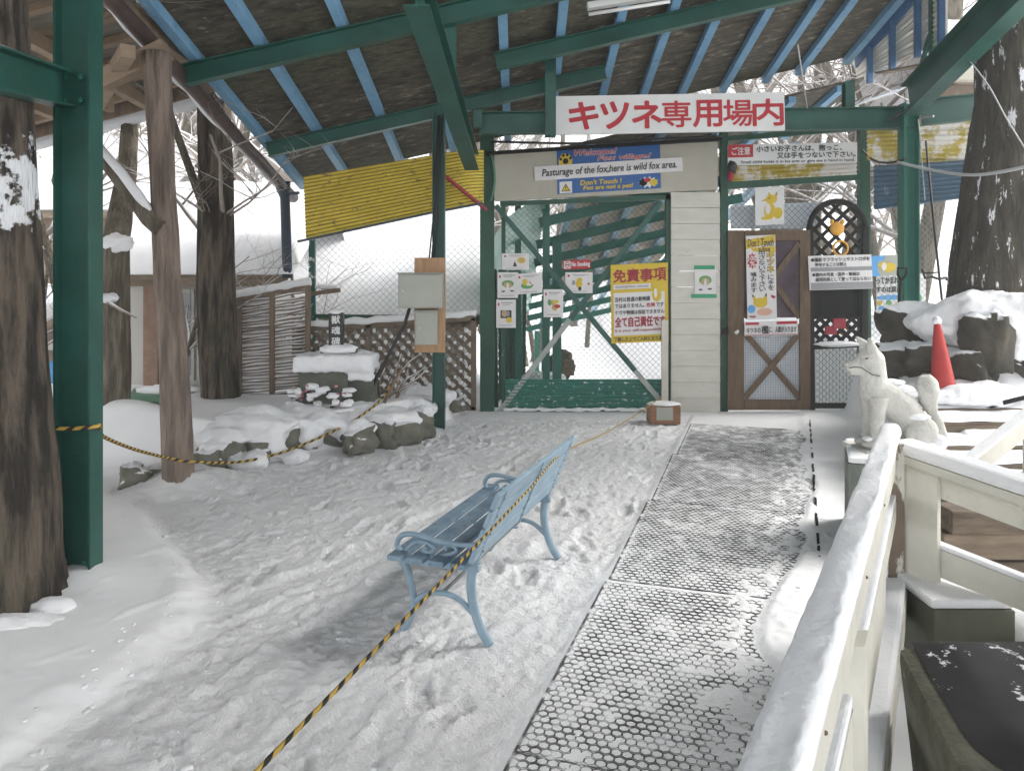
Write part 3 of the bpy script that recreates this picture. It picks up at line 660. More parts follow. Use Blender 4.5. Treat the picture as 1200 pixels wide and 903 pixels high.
m = MB(); m.tube([P(590 + 4.65 * k, 480 - 3.5 * max(0, mnoise.noise((k * .5, 2, 0))), D - .03) for k in range(41)], [.020 + .03 * max(0, mnoise.noise((k * .45, 7, 0)) + .15) for k in range(41)], 8, flat=.8); m.build('clinging_snow', SNOW, ge)
m = MB(); m.bar(P(571, 486, D + .06), P(571, 150, D + .06), .17, .12, up=(0, 1, 0)); gp = tag(m.build('gate_post', GREENW, loc=P(571, 486, D + .06)), 'thick flaking green gate post left of the mesh gate', 'post')
stk = MB(); stk.bar(P(779, 476, D - .12), P(779, 375, D - .12), .075, .04, up=(0, 1, 0)); tag(stk.build('wooden_stake', OFFW, loc=P(779, 476, D - .12)), 'upright whitewashed stake in front of the yellow notice', 'stake')
bxr = thing('wooden_box', 'small reddish wooden box with pale front panel at the foot of the stake', 'box', G(780, 497))
bx = MB(); g0 = G(780, 497); bx.box((g0.x - .165, g0.y, 0), (g0.x + .165, g0.y + .26, .20)); bx.build('box_body', pm('reddish_wood', (.22, .10, .05), (.32, .16, .09), scale=5, rough=.7, stretch=(1, 6, 6)), bxr, bevel=.008)
bx = MB(); bx.box((g0.x - .10, g0.y - .008, .045), (g0.x + .08, g0.y - .001, .185)); bx.build('front_panel', BOXG, bxr)
bx = MB(); bx.blob((g0.x, g0.y + .13, .20), (.18, .14, .03), 3, .2, 3, 5, zmin=0); bx.build('snow_cap', SNOW, bxr)
# notices hanging on the gate mesh
S = Sign('yellow_notice', 'large yellow and white notice with bold red characters on the gate', 'sign', (715.5, 310.5), (782.5, 307.5), (716.5, 402.5), D - .055, th=.006, mat=SYEL)
S.rect(.045, .36, .94, .905, PAPER, 'white_panel'); S.rect(.045, .255, .70, .315, PAPER, 'white_panel')
for k, c in enumerate('免責事項'): S.text(c, (.045 + k * .235, .065, .265 + k * .235, .225), REDD, bold=.0042)
S.text('exemption clause', (.08, .265, .66, .308), GREYT, bold=.001)
for t_, b_, mm_ in (('当村は普通の動物園', (.07, .415, .68, .475), INK), ('ではありません。', (.07, .50, .58, .555), INK), ('危険', (.62, .50, .77, .555), RED), ('です', (.79, .50, .92, .555), INK),
                    ('ケガや物損は保証できません', (.07, .585, .93, .64), INK), ('全て自己責任です', (.07, .67, .94, .795), REDD), ('It is your self-responsibility', (.07, .825, .92, .865), REDD),
                    ('了解した上でご入村となります', (.05, .925, .95, .98), INK)):
    S.text(t_, b_, mm_, bold=.0045 if '全' in t_ else .0012)
S.disc(.80, .40, .085, .09, SYEL, off=.005); S.disc(.80, .28, .06, .05, SYEL, off=.0055); S.disc(.78, .38, .03, .06, PAPER, off=.0065); S.poly([(.74, .25), (.76, .20), (.785, .25)], SYEL, off=.006); S.poly([(.82, .25), (.85, .20), (.86, .25)], SYEL, off=.006)
S.done()
def paper(label, x0, y0, x1, y1, d, seed, draw, tilt=0):
    S = Sign('paper_notice', label, 'notice', (x0, y0 + tilt), (x1, y0 - tilt), (x0, y1 + tilt), d, th=.003, mat=PAPER, group='paper notices on the gate')
    r = random.Random(seed)
    S.disc(.12, .17, .045, .06, RED); S.rect(.25, .10, .85, .13, GREYT); S.rect(.3, .17, .7, .19, GREYT); S.rect(.15, .90, .8, .92, GREYT)
    draw(S, r); S.done()
def blobs(cols):
    def f(S, r):
        for k, c in enumerate(cols): S.disc(r.uniform(.3, .72), r.uniform(.4, .72), r.uniform(.07, .17), r.uniform(.06, .12), c, off=.0025 + k * .0006)
    return f
def pile(S, r):
    S.disc(.5, .45, .3, .14, LEAFG, off=.0025); S.disc(.5, .5, .2, .12, TAN, off=.003); S.disc(.5, .55, .06, .14, PAPER, off=.0036); S.rect(.2, .72, .36, .77, INK); S.rect(.62, .70, .8, .75, INK)
paper('paper notice with dark cone and round badge, topmost on the gate', 588, 297, 620, 316, D - .02, 1, lambda S, r: (S.poly([(.4, .8), (.56, .8), (.48, .45)], INK, off=.003), S.disc(.72, .42, .15, .2, SYEL, off=.003), S.disc(.72, .42, .09, .12, TAN, off=.0036)))
paper('paper notice picturing a wide green heap, left end of the middle row', 583, 319, 607, 349, D - .02, 2, pile)
paper('paper notice with green curved drawing beside the green heap picture', 605, 320, 635.5, 344, D - .03, 3, lambda S, r: (S.disc(.42, .6, .24, .16, LEAFG, off=.003), S.disc(.33, .42, .1, .16, SYEL, off=.0036), S.poly([(.48, .4), (.52, .4), (.6, .55), (.56, .55)], RED, off=.004), S.disc(.5, .52, .14, .1, PAPER, off=.0034)), 1)
paper('paper notice with dark square picture, lowest on the gate', 581.5, 351, 604.5, 384, D - .02, 4, lambda S, r: (S.rect(.22, .38, .78, .66, INK, off=.0025), S.disc(.42, .5, .15, .12, TAN, off=.003), S.disc(.65, .72, .16, .1, SYEL, off=.0035), S.disc(.6, .5, .09, .1, GREYT, off=.004)))
paper('upright paper notice left of where the braces cross', 637, 339, 660, 371.5, D - .04, 5, blobs([TAN, SYEL, RED, TAN, LEAFG, SYEL]))
paper('paper notice with yellow figure below the red no smoking strip', 662.5, 319, 694.5, 343.5, D - .02, 6, lambda S, r: (S.disc(.5, .55, .12, .2, SYEL, off=.003), S.disc(.52, .36, .1, .1, SYEL, off=.0036), S.disc(.53, .78, .06, .1, INK, off=.004), S.disc(.3, .5, .06, .12, GREYT, off=.0036), S.disc(.85, .55, .04, .06, RED, off=.0036)))
S = Sign('smoking_strip', 'small red No Smoking strip on the gate mesh', 'sign', (660, 305.5), (692, 304), (660, 316), D - .02, th=.004, mat=RED)
S.rect(.03, .1, .27, .9, PAPER); S.disc(.15, .5, .09, .33, RED, off=.003); S.disc(.15, .5, .065, .24, PAPER, off=.0036); S.rect(.09, .44, .21, .56, INK, off=.0042); S.text('No Smoking', (.31, .2, .97, .85), PAPER, bold=.002); S.done()

# white siding column
sd = MB(); xa, xb_ = P(786, 0, D).x, P(843, 0, D).x; zt, zb = P(0, 225, D).z, -.02; nb = 14
for k in range(nb):
    z0 = zb + (zt - zb) * k / nb; z1 = zb + (zt - zb) * (k + 1) / nb - .004
    sd.hexa([(xa, D - .035, z0), (xb_, D - .035, z0), (xb_, D + .06, z0), (xa, D + .06, z0), (xa, D - .018, z1), (xb_, D - .018, z1), (xb_, D + .06, z1), (xa, D + .06, z1)])
tag(sd.build('siding_panel', SIDING, loc=(xa, D, 0)), 'white horizontal board siding between the gate and brown door', 'wall')
S = Sign('taped_leaflet', 'small leaflet fixed with green tape strips on the white siding', 'notice', (814, 311), (839, 311), (814, 349), D - .042, th=.004, mat=PAPER)
S.rect(-.02, 0, .95, .12, GTAPE, 'tape', .003); S.rect(-.16, .88, 1.03, 1.0, GTAPE, 'tape', .003); pile(S, None); S.done()

# ------------------------------------------------------------------ doorway
dw = thing('doorway_frame', 'green doorway frame with chain link transom round the brown door', 'frame', P(930, 480, D))
for a, e, w in (((848, 484), (848, 150), .085), ((1011, 480), (1011, 150), .10)):
    m = MB(); m.bar(P(*a, D + .05), P(*e, D + .05), w, .09, up=(0, 1, 0)); m.build('jamb', GREENW, dw)
m = MB(); m.bar(P(850, 218, D + .03), P(1007, 207, D + .03), .07, .08); m.build('head_rail', GREENW, dw)
m = MB(); m.bar(P(850, 163, D + .03), P(1010, 150, D + .03), .07, .06); m.build('head_rail', GREENW, dw)
m = MB(); m.lattice(P(856, 270, D + .07), P(1004, 270, D + .07) - P(856, 270, D + .07), P(856, 218, D + .07) - P(856, 270, D + .07), .075, .005, .003); m.build('transom_mesh', WIREG, dw)
m = MB(); m.bar(P(856, 242, D + .12), P(1003, 236, D + .12), .03, .02); m.hexa([P(856, 268, D + .3), P(958, 268, D + .3), P(958, 268, D + .32), P(856, 268, D + .32), P(856, 243, D + .3), P(958, 238, D + .3), P(958, 238, D + .32), P(856, 243, D + .32)]); m.build('transom_film', ICEB, dw)
def corr(name, label, cat, TL, TR, BL, BR, d, n, amp, mat, d2=None, along='v'):
    m = MB(); d2 = d2 or d
    a, b_, c, e = P(*TL, d), P(*TR, d2), P(*BL, d), P(*BR, d2)
    def f(u, v):
        p = a.lerp(b_, u).lerp(c.lerp(e, u), v); return p + Vector((0, amp * math.sin(v * 2 * math.pi * n), 0))
    m.grid(f, 8, n * 8); return tag(m.build(name, mat, loc=(c + e) / 2), label, cat)
corr('corrugated_strip', 'narrow yellow corrugated strip under the small white notice board', 'sheet', (858, 192), (1004, 185), (858, 213), (1004, 205), D + .0, 4, .012, YELW)
S = Sign('caution_sign', 'white caution sign with red corner box over the doorway', 'sign', (853, 170), (1004.5, 166.5), (853, 194), D - .06, th=.012)
S.rect(.0, .0, .195, .62, RED); S.text('ご注意', (.03, .12, .17, .5), WHITE, bold=.002)
S.text('小さいお子さんは、抱っこ、', (.22, .09, .88, .38), INK, bold=.0022); S.text('又は手をつないで下さい。', (.38, .43, .985, .72), INK, bold=.0022)
S.text('Small child holds it in his arm or give me it hand in hand.', (.10, .79, .98, .97), INK, bold=.0008); S.done()
m = MB(); m.blob(P(858, 196, D - .1), (.055, .05, .08), 2, .4, 2, 3); m.blob(P(856, 206, D - .1), (.04, .04, .07), 2, .4, 2, 5, mi=1)
tag(m.build('floodlight', [CABLE, REDD], loc=P(858, 210, D - .1)), 'small dark lamp with brown base at left end of caution sign', 'lamp')
S = Sign('fox_picture', 'square white board with sitting yellow fox drawing above the door', 'sign', (885, 220), (919, 218), (885, 264.5), D - .02, th=.015)
S.disc(.55, .33, .20, .12, SYEL, off=.003); S.poly([(.42, .27), (.47, .12), (.56, .24)], SYEL, off=.0034); S.poly([(.63, .24), (.76, .14), (.74, .30)], SYEL, off=.0034)
S.poly([(.40, .38), (.24, .36), (.40, .28)], SYEL, off=.0036); S.disc(.50, .64, .20, .22, SYEL, off=.0032); S.disc(.78, .70, .16, .15, SYEL, off=.0028); S.disc(.44, .58, .09, .14, PAPER, off=.0042); S.disc(.36, .82, .16, .045, SYEL, off=.004)
S.disc(.48, .30, .02, .02, INK, off=.006); S.disc(.25, .355, .02, .018, INK, off=.006); S.poly([(.74, .16), (.76, .13), (.75, .22), (.72, .22)], INK, off=.006); S.done()

# brown door
dr = thing('mesh_door', 'brown wooden door with crossed slats and wire mesh lower panel', 'door', P(900, 480, D))
def dbar(part, a, e, w, t=.04, dd=0, mat=WOODB, m=None):
    own = m is None; m = m or MB(); m.bar(P(*a, D - .03 + dd), P(*e, D - .03 + dd), w, t, up=(0, 1, 0))
    return m.build(part, mat, dr) if own else m
dbar('stile', (862, 480), (862, 270), .19); dbar('stile', (943, 480), (943, 270), .12)
dbar('rail', (872, 276), (937, 276), .12, .038, .001); dbar('rail', (872, 384), (937, 384), .09, .038, .001); dbar('rail', (872, 474), (937, 474), .12, .038, .001)
for a, e, dd in (((872, 372), (937, 285), -.006), ((873, 285), (937, 372), .012), ((873, 466), (937, 390), -.006), ((873, 390), (937, 466), .012)): dbar('brace', a, e, .065, .018, dd)
m = MB(); m.box(P(872, 372, D + .01), P(937, 282, D + .03)); m.build('dark_curtain', PURP, dr)
m = MB(); m.box(P(872, 468, D + .02), P(937, 390, D + .03)); m.build('plastic_film', ICEB, dr)
m = MB(); a = P(871, 468, D - .002); w_ = P(938, 468, D - .002) - a; h_ = P(871, 390, D - .002) - a
for k in range(24): m.tube([a + w_ * (k / 23), a + w_ * (k / 23) + h_], .0018, 3, cap=False)
for k in range(28): m.tube([a + h_ * (k / 27), a + h_ * (k / 27) + w_], .0018, 3, cap=False)
m.build('wire_mesh', STEEL, dr)
m = MB(); m.tube([P(863, 389, D - .05), P(863, 389, D - .09), P(863, 389, D - .10), P(863, 389, D - .13), P(863, 389, D - .14)], [.012, .012, .032, .032, .015], 12); m.build('handle', STEELL, dr)
m = MB(); m.box(P(846, 392, D - .06), P(853, 384, D - .03)); m.build('latch', LATB, dr)
S = Sign('tall_poster', 'tall white poster with vertical Japanese writing on the brown door', 'notice', (874, 276.5), (908.5, 275), (876, 375), D - .085, th=.004, mat=PAPER)
S.poly([(.0, .16), (.98, .09), (.98, .0), (.0, .05)], SYEL); S.text("Don't Touch", (.05, .035, .93, .13), INK, shear=.2, bold=.001); S.poly([(.15, .15), (.98, .13), (.98, .21), (.25, .19)], SYEL, off=.003); S.text('a Fox', (.42, .135, .82, .195), INK, bold=.001, off=.006)
def vert(txt, u0, u1, v0, v1, mat, bold=.001, off=.004):
    n_ = len(txt)
    for k, c in enumerate(txt): S.text(c, (u0, v0 + (v1 - v0) * (k + .04) / n_, u1, v0 + (v1 - v0) * (k + .92) / n_), mat, bold=bold, off=off)
vert('キツネ', .70, .94, .20, .45, INK, .0055, .004); vert('キツネ', .70, .94, .20, .45, SYEL, .002, .008)
vert('に手を', .72, .92, .47, .66, INK); vert('出さないで下さい', .42, .63, .17, .67, INK); vert('噛みます', .14, .33, .43, .68, INK)
S.star(.20, .30, .18, .10, RED, n=10, q=.7, off=.003); S.text('100', (.07, .24, .34, .295), PAPER, bold=.002); S.text('%', (.12, .305, .29, .36), PAPER, bold=.002)
S.disc(.45, .80, .24, .06, SYEL, off=.003); S.poly([(.24, .80), (.16, .69), (.38, .765)], SYEL, off=.0034); S.poly([(.52, .765), (.66, .68), (.68, .79)], SYEL, off=.0034); S.poly([(.19, .735), (.16, .69), (.25, .72)], INK, off=.005); S.poly([(.6, .715), (.66, .68), (.67, .735)], INK, off=.005)
S.disc(.14, .87, .13, .05, SKYB, off=.003); S.disc(.58, .91, .26, .045, SKIN, off=.0036); S.poly([(.8, .71), (.97, .73), (.92, .76), (.82, .74)], RED, off=.003); S.poly([(.04, .95), (.3, .955), (.25, .975), (.1, .97)], RED, off=.003); S.done()
S = Sign('cage_notice', 'small white notice with black line of writing below the tall poster', 'notice', (872.5, 377), (935, 375.5), (872.5, 393.5), D - .10, th=.004, mat=PAPER)
S.rect(.02, .06, .27, .24, RED); S.rect(.6, .04, .98, .22, RED); S.text('キツネの', (.04, .42, .30, .82), INK, bold=.001); S.text('檻', (.32, .32, .45, .86), INK, bold=.003); S.text('に、人間が入ります', (.46, .38, .97, .82), INK, bold=.001); S.rect(.02, .92, .98, .96, RED); S.done()

# black arched lattice screen with boards
la = thing('lattice_screen', 'black arched lattice screen beside the brown door', 'screen', P(981, 478, D))
cxp, cyp, rp_ = 981.5, 269, 33
fr = MB(); ctr = P(cxp, cyp, D - .02); R_ = rp_ / F * (D - .02)
fr.tube([Vector((ctr.x + R_ * math.cos(a), ctr.y, ctr.z + R_ * math.sin(a))) for a in [math.pi * k / 24 for k in range(25)]], .035, 6, smooth=False)
fr.bar(P(951, 480, D - .02), P(949, 266, D - .02), .07, .05, up=(0, 1, 0)); fr.bar(P(1012, 478, D - .02), P(1014, 266, D - .02), .07, .05, up=(0, 1, 0))
fr.bar(P(951, 407, D - .021), P(1012, 404, D - .021), .05, .045, up=(0, 1, 0)); fr.bar(P(951, 475, D - .021), P(1012, 475, D - .021), .06, .045, up=(0, 1, 0))
fr.build('screen_frame', LATB, la)
lt = MB(); pit = .172
for sg in (1, -1):                                          # arch lattice clipped to the half disc and the panel below
    k = -2.0
    while k < 2.0:
        pts = []
        for j in range(-80, 81):
            x = k + j * .01; z = sg * j * .01
            if (z >= 0 and x * x + z * z < R_ * R_) or (-.62 < z < 0 and abs(x) < R_): pts.append((x, z))
        if len(pts) > 4:
            a, e = pts[0], pts[-1]; off = .006 * sg
            lt.bar((ctr.x + a[0], ctr.y + off, ctr.z + a[1]), (ctr.x + e[0], ctr.y + off, ctr.z + e[1]), .042, .010, up=(0, 1, 0))
        k += pit
lt.build('lattice', LATB, la); lt = MB(); lt.lattice(P(952, 404, D - .02), P(1012, 404, D - .02) - P(952, 404, D - .02), P(952, 370, D - .02) - P(952, 404, D - .02), .125, .045, .010); lt.build('lattice', LATB, la)
m = MB(); m.box(P(953, 374, D + .02), P(1011, 338, D + .03)); m.build('dark_panel', BLACK, la)
m = MB(); m.lattice(P(956, 472, D - .01), P(1008, 472, D - .01) - P(956, 472, D - .01), P(956, 408, D - .01) - P(956, 472, D - .01), .075, .006, .003)
for k in range(14): m.tube([P(956 + k * 4, 472, D + .01), P(956 + k * 4, 408, D + .01)], .0025, 3, cap=False)
m.build('wire_mesh', STEEL, la)
m = MB(); m.blob(P(982, 403, D - .06), (.28, .04, .035), 3, .25, 3, 4); m.build('ledge_snow', SNOW, la)
m = MB(); m.box(P(968, 392, D - .10), P(979, 382, D - .06)); m.build('red_block', REDD, la); m = MB(); m.box(P(977, 385, D - .11), P(990, 373, D - .075)); m.build('red_block', REDD, la)
m = MB()
for (a, e, r_) in ((995, 384, .045), (987, 390, .03), (1003, 389, .03), (992, 392, .025)): m.blob(P(a, e, D + .04), (r_, .02, r_), 1, .1, 1, a)
m.build('amber_ornament', ORNG, la)
m = MB(); m.blob(P(981, 268, D - .06), (.09, .03, .085), 2, .1, 2, 1); m.blob(P(975, 260, D - .06), (.03, .02, .035), 1, .1, 2, 2); m.blob(P(987, 260, D - .06), (.03, .02, .035), 1, .1, 2, 3)
m.tube([P(985 + 8.5 * math.cos(a), 291 + 8.5 * math.sin(a), D - .06) for a in [2 * math.pi * k / 16 for k in range(16)]], .014, 6, closed=True); tag(m.build('bear_ornament', ORNG, loc=P(984, 300, D - .06)), 'round orange bear face ornament with ring on the arched lattice', 'ornament')
S = Sign('photo_rules_board', 'two line white and grey rules board across the black lattice screen', 'notice', (947, 300), (1021, 298), (949, 340), D - .09, th=.01, mat=PAPER)
S.rect(.03, .345, 1.0, .46, GREYT); S.rect(.02, .79, 1.0, .99, GREYT)
S.text('●撮影でフラッシュやストロボを', (.04, .06, .97, .18), INK, bold=.001); S.text('使用することは禁止', (.10, .21, .60, .32), INK, bold=.001); S.text('●園内の写真・音声・動画は', (.05, .50, .80, .61), INK, bold=.001); S.text('商用利用として使ってはならない', (.10, .64, .97, .76), INK, bold=.001); S.done()
S = Sign('fox_print', 'small blue and grey print of a yellow fox beside the rules board', 'sign', (1021, 300), (1053, 298), (1022, 324), D - .08, th=.006, mat=BOXG)
S.poly([(0, 1), (.3, 1), (.2, .7), (.25, .3), (.5, .18), (.45, 0), (0, 0)], SKYB); S.disc(.62, .6, .26, .24, SYEL, off=.003); S.poly([(.2, .42), (.45, .3), (.55, .6), (.35, .7)], SYEL, off=.0036); S.disc(.45, .55, .09, .2, PAPER, off=.0042); S.done()

# ------------------------------------------------------------------ yellow awning sheet, fences
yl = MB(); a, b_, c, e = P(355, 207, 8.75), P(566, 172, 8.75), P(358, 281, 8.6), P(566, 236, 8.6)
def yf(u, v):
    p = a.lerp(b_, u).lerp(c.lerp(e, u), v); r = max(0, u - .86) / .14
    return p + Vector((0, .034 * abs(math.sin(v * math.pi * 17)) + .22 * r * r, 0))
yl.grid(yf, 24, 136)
for i_ in range(len(yl.m)): yl.m[i_] = 1 if (i_ // 24) % 8 in (0, 7) else 0  # groove rows get the darker yellow so the ribs look shaded
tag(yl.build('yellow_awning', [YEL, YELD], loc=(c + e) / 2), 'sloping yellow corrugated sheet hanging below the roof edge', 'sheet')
m = MB(); m.bar(P(349, 283, 8.62), P(502, 250, 8.62), .03, .025); m.bar(P(502, 250, 8.62), P(566, 238, 8.62), .03, .025); tag(m.build('awning_rail', PIPE, loc=P(450, 262, 8.62)), 'thin blue grey rail under the lower edge of the yellow sheet', 'rail')
m = MB(); m.bar(P(520, 205, 8.5), P(570, 246, 8.7), .05, .03); tag(m.build('rusty_brace', REDD, loc=P(545, 226, 8.6)), 'rusty red diagonal brace right of the boxes post', 'brace')
def trim_sheet(px0, px1, y0, y1, d):
    m = MB(); return m
gc = MB()
def gcf(u, v): 
    a_ = math.pi * .5 * v; return P(574 + 8 * math.sin(a_ * 2) * .6 + 4 * u, 236 - 56 * v, D - .06 + .1 * u)
gc.grid(gcf, 6, 30); tag(gc.build('green_edge_sheet', TGREEN, loc=P(578, 236, D)), 'narrow pale green corrugated edge at the left end of the beige board', 'sheet')

fl = thing('chain_link_fence', 'chain link fence with green posts behind the memorial stone', 'fence', P(460, 372, 9.6))
m = MB(); m.lattice(P(366, 372, 9.6), P(562, 372, 9.6) - P(366, 372, 9.6), P(366, 236, 9.6) - P(366, 372, 9.6), .085, .0042, .003); m.build('wire_mesh', STEEL, fl)
m = MB(); m.bar(P(366, 420, 9.57), P(366, 262, 9.57), .075, .06, up=(0, 1, 0)); m.build('post', pm('snowy_green_post', (.01, .085, .07), (.02, .12, .10), rough=.5, c3=(.75, .77, .78), t3=(.58, .62), s3=7), fl)
m = MB(); m.bar(P(362, 370, 9.57), P(562, 373, 9.57), .05, .05); m.build('bottom_rail', GREENW, fl)
m = MB(); m.bar(P(366, 344, 9.5), P(397, 340, 9.3), .06, .05); m.blob(P(383, 336, 9.4), (.14, .05, .035), 2, .3, 2, 3, mi=1); m.build('bracket_arm', [WOODD, SNOW], fl)
m = MB(); m.bar(P(350, 381, 9.7), P(560, 377, 9.7), .05, .13); tag(m.build('low_plank', WOODL, loc=P(455, 383, 9.7)), 'long brown plank along the foot of the chain link fence', 'plank')

lf = thing('lattice_fence', 'brown diagonal lattice fence with snow along its top rail', 'fence', P(455, 470, 9.0))
def ltop(px): return 386 - (px - 350) * .066
m = MB(); m.bar(P(348, ltop(348), 9.0), P(557, ltop(557), 9.0), .06, .06); m.bar(P(350, 478, 9.0), P(557, 478, 9.0), .06, .05)
for px in (351, 432, 555): m.bar(P(px, 480, 9.0), P(px, ltop(px), 9.0), .06, .06, up=(0, 1, 0))
m.build('rails', LATT, lf)
m = MB(); o_ = P(351, 478, 9.0); m.lattice(o_, P(555, 478, 9.0) - o_, P(351, 381, 9.0) - o_, .135, .045, .012); m.build('lattice', LATT, lf)
m = MB()
m.tube([P(346 + k * 5.3, ltop(346 + k * 5.3) - 5 - 2.2 * mnoise.noise((k * .35, 0, 5)), 9.0) for k in range(41)], [.045 + .016 * mnoise.noise((k * .4, 0, 0)) for k in range(41)], 8)
lw_ = (P(555, 478, 9.0) - o_).length; lh_ = (P(351, 381, 9.0) - o_).length; hp_ = .0675
for j in range(1, int(lh_ / hp_)):
    for i in range(1, int(lw_ / hp_)):
        xx_ = i * hp_; yy_ = j * hp_
        kk = ((-lh_ - .135) % .135)
        if (i + j) % 2 == 0 and random.random() < .7:
            c = o_ + Vector((xx_ + .5 * ((-lh_) % .135) * 0, -.015, yy_ + .03)); m.blob(c, (random.uniform(.02, .035), .016, random.uniform(.018, .034)), 1, .3, 2, i * 31 + j)
m.build('clinging_snow', SNOW, lf)

hu = thing('stick_hurdle', 'woven stick hurdle panel dusted with snow left of the memorial', 'fence', P(320, 475, 8.9))
def htop(px): return 350 - (px - 278) * .18
for px in (280, 319, 361):
    m = MB(); m.bar(P(px, 480, 8.9), P(px, htop(px) - 2, 8.9), .055, .05, up=(0, 1, 0)); m.build('upright', WOODD, hu)
m = MB()
for k in range(34):
    f = k / 33; ya = 474 - f * (474 - htop(282) - 3); yb = 470 - f * (470 - htop(360) - 3)
    m.tube([P(281 + 80 * j / 4, ya + (yb - ya) * j / 4 + random.uniform(-1.3, 1.3), 8.93 + random.uniform(-.02, .03)) for j in range(5)], [random.uniform(.012, .024) for _ in range(5)], 6)
m.build('sticks', STICK, hu)
m = MB(); m.bar(P(278, htop(278), 8.9), P(363, htop(363), 8.9), .06, .05); m.build('top_rail', WOODD, hu)
m = MB(); m.bar(P(282, 474, 8.99), P(360, 470, 8.99), .05, .02)
m.tube([P(276 + 4.4 * k, htop(276 + 4.4 * k) - 5, 8.9) for k in range(21)], [.05 + .02 * mnoise.noise((k * .4, 9, 0)) for k in range(21)], 8); m.build('snow_cap', SNOW, hu)

# electric boxes on the middle post
eb = thing('board_backing', 'raw wooden backing board strapped to the middle green post', 'board', P(503, 413, 8.1))
m = MB(); m.box(P(485.5, 413, 8.12), P(522, 302, 8.145)); m.build('board', WOODN, eb, bevel=.004)
def ebox(name, label, x0, y0, x1, y1, dep):
    t = thing(name, label, 'electric box', P((x0 + x1) / 2, y1, 8.1))
    m = MB(); a = P(x0, y1, 8.10 - dep); c = P(x1, y0, 8.10 - dep); m.box(a, (c.x, 8.112, c.z)); m.build('housing', BOXG, t, bevel=.006)
    m = MB(); m.box((a.x + .012, 8.10 - dep - .010, a.z + .012), (c.x - .012, 8.10 - dep - .001, c.z - .012)); m.build('lid', BOXG, t, bevel=.004)
    m = MB(); m.box((a.x - .008, 8.10 - dep - .02, c.z + .001), (c.x + .008, 8.11, c.z + .014)); m.build('hood', pm('grey_hood_' + name, (.26, .27, .24), rough=.5), t)
    m = MB(); m.tube([(a.x + .05, 8.10 - dep - .012, (a.z + c.z) / 2), (a.x + .05, 8.10 - dep - .03, (a.z + c.z) / 2)], .012, 10); m.build('lock', STEELL, t)
ebox('electric_box', 'larger grey electric box on the upper half of the wooden backing', 466.5, 321, 518, 361, .18)
ebox('electric_box', 'smaller grey electric box below the wide one on the backing board', 486, 365, 512, 404, .12)
m = MB(); m.tube([P(480, 361, 8.0), P(474, 380, 8.0), P(461, 405, 7.95), P(448, 430, 7.9), P(436, 452, 7.85)], .018, 6); tag(m.build('conduit', CABLE, loc=P(436, 452, 7.9)), 'dark conduit slanting down from the large electric box to the bed', 'conduit')
m = MB()
for k, (xa_, xb2) in enumerate(((511, 506), (513, 509), (516, 512))): m.tube([P(xa_ + 3, 135, 8.13), P(xa_, 180, 8.12), P(xa_ - 2, 240, 8.12), P(xb2 - 3, 302, 8.12)], .008, 5)
tag(m.build('cable_bundle', CABLE, loc=P(508, 302, 8.12)), 'bundle of dark cables running down the middle post to the boxes', 'cable')

# ------------------------------------------------------------------ memorial bed
mo = thing('memorial_stone', 'squat grey memorial stone under a thick cap of snow', 'monument', (-1.62, 7.9, .25))
m = MB(); a = P(349, 486, 7.7); c = P(407, 434, 7.7); m.box(a, (c.x, 8.1, c.z)); a2 = P(407, 486, 7.78); c2 = P(437, 440, 7.78); m.box((a2.x + .002, a2.y, a2.z), (c2.x, 8.08, c2.z)); m.build('stone_block', STONE, mo, bevel=.02)
m = MB(); a = P(375, 414, 7.78); c = P(418, 404, 7.78); m.box(a, (c.x, 8.0, c.z)); m.build('stone_step', STONE, mo, bevel=.01)
m = MB(); zc = P(0, 434, 7.7).z; cc = P(391, 432, 7.9)
m.box((P(345, 0, 7.7).x, 7.64, zc - .01), (P(437, 0, 7.7).x, 8.16, zc + .15)); m.box((P(408, 0, 7.7).x, 7.68, zc - .10), (P(436, 0, 7.7).x, 7.85, zc + .10)); m.blob((P(398, 0, 7.7).x, 7.88, zc + .13), (.30, .2, .07), 3, .2, 2, 4)
so = fuse(m, 'snow_cap', SNOW, mo.location.copy(), .018, 14); so.parent = mo; so.location = (0, 0, 0)
m = MB(); m.blob(P(397, 409, 7.8), (.19, .14, .07), 3, .15, 2, 6, zmin=-.03); m.build('snow_cap', SNOW, mo)
S = Sign('memorial_tablet', 'narrow black granite tablet with white carved characters on the memorial', 'tablet', (385, 367), (402, 366), (385, 409), 7.72, th=.07, mat=GRANITE, board='slab')
for k, c in enumerate('獣魂碑'): S.text(c, (.22, .08 + k * .30, .80, .30 + k * .30), WHITE, bold=.002)
m = MB(); m.blob(S.at(.5, -.02, -.035), (.085, .05, .03), 2, .2, 2, 3); m.build('snow_cap', SNOW, S.root); S.done()
def flowers(label, px, py, d, seed):
    r = random.Random(seed); c = P(px, py, d); t = thing('flower_bunch', label, 'flowers', c - Vector((0, 0, .12)), 'offerings at the memorial')
    m1, m2, m3 = MB(), MB(), MB()
    for k in range(16): m1.blob(c + Vector((r.uniform(-.11, .11), r.uniform(-.05, .05), r.uniform(-.11, .08))), (.03, .02, .012), 1, .3, 2, k, rot=r.random() * 3)
    for k in range(9): m2.blob(c + Vector((r.uniform(-.06, .10), r.uniform(-.07, -.02), r.uniform(-.06, .11))), (.020, .020, .018), 1, .4, 3, k)
    for k in range(8): m3.blob(c + Vector((r.uniform(-.15, .15), r.uniform(-.09, -.02), r.uniform(-.09, .10))), (r.uniform(.03, .08), .045, r.uniform(.02, .04)), 2, .5, 2, k)
    m1.build('leaves', LEAF, t); m2.build('petals', PINK, t); m3.build('snow_cap', SNOW, t)
flowers('pink artificial flowers under snow in front of the memorial stone', 397, 464, 7.5, 1); flowers('pink artificial flowers at the left foot of the memorial stone', 357, 462, 7.55, 2)
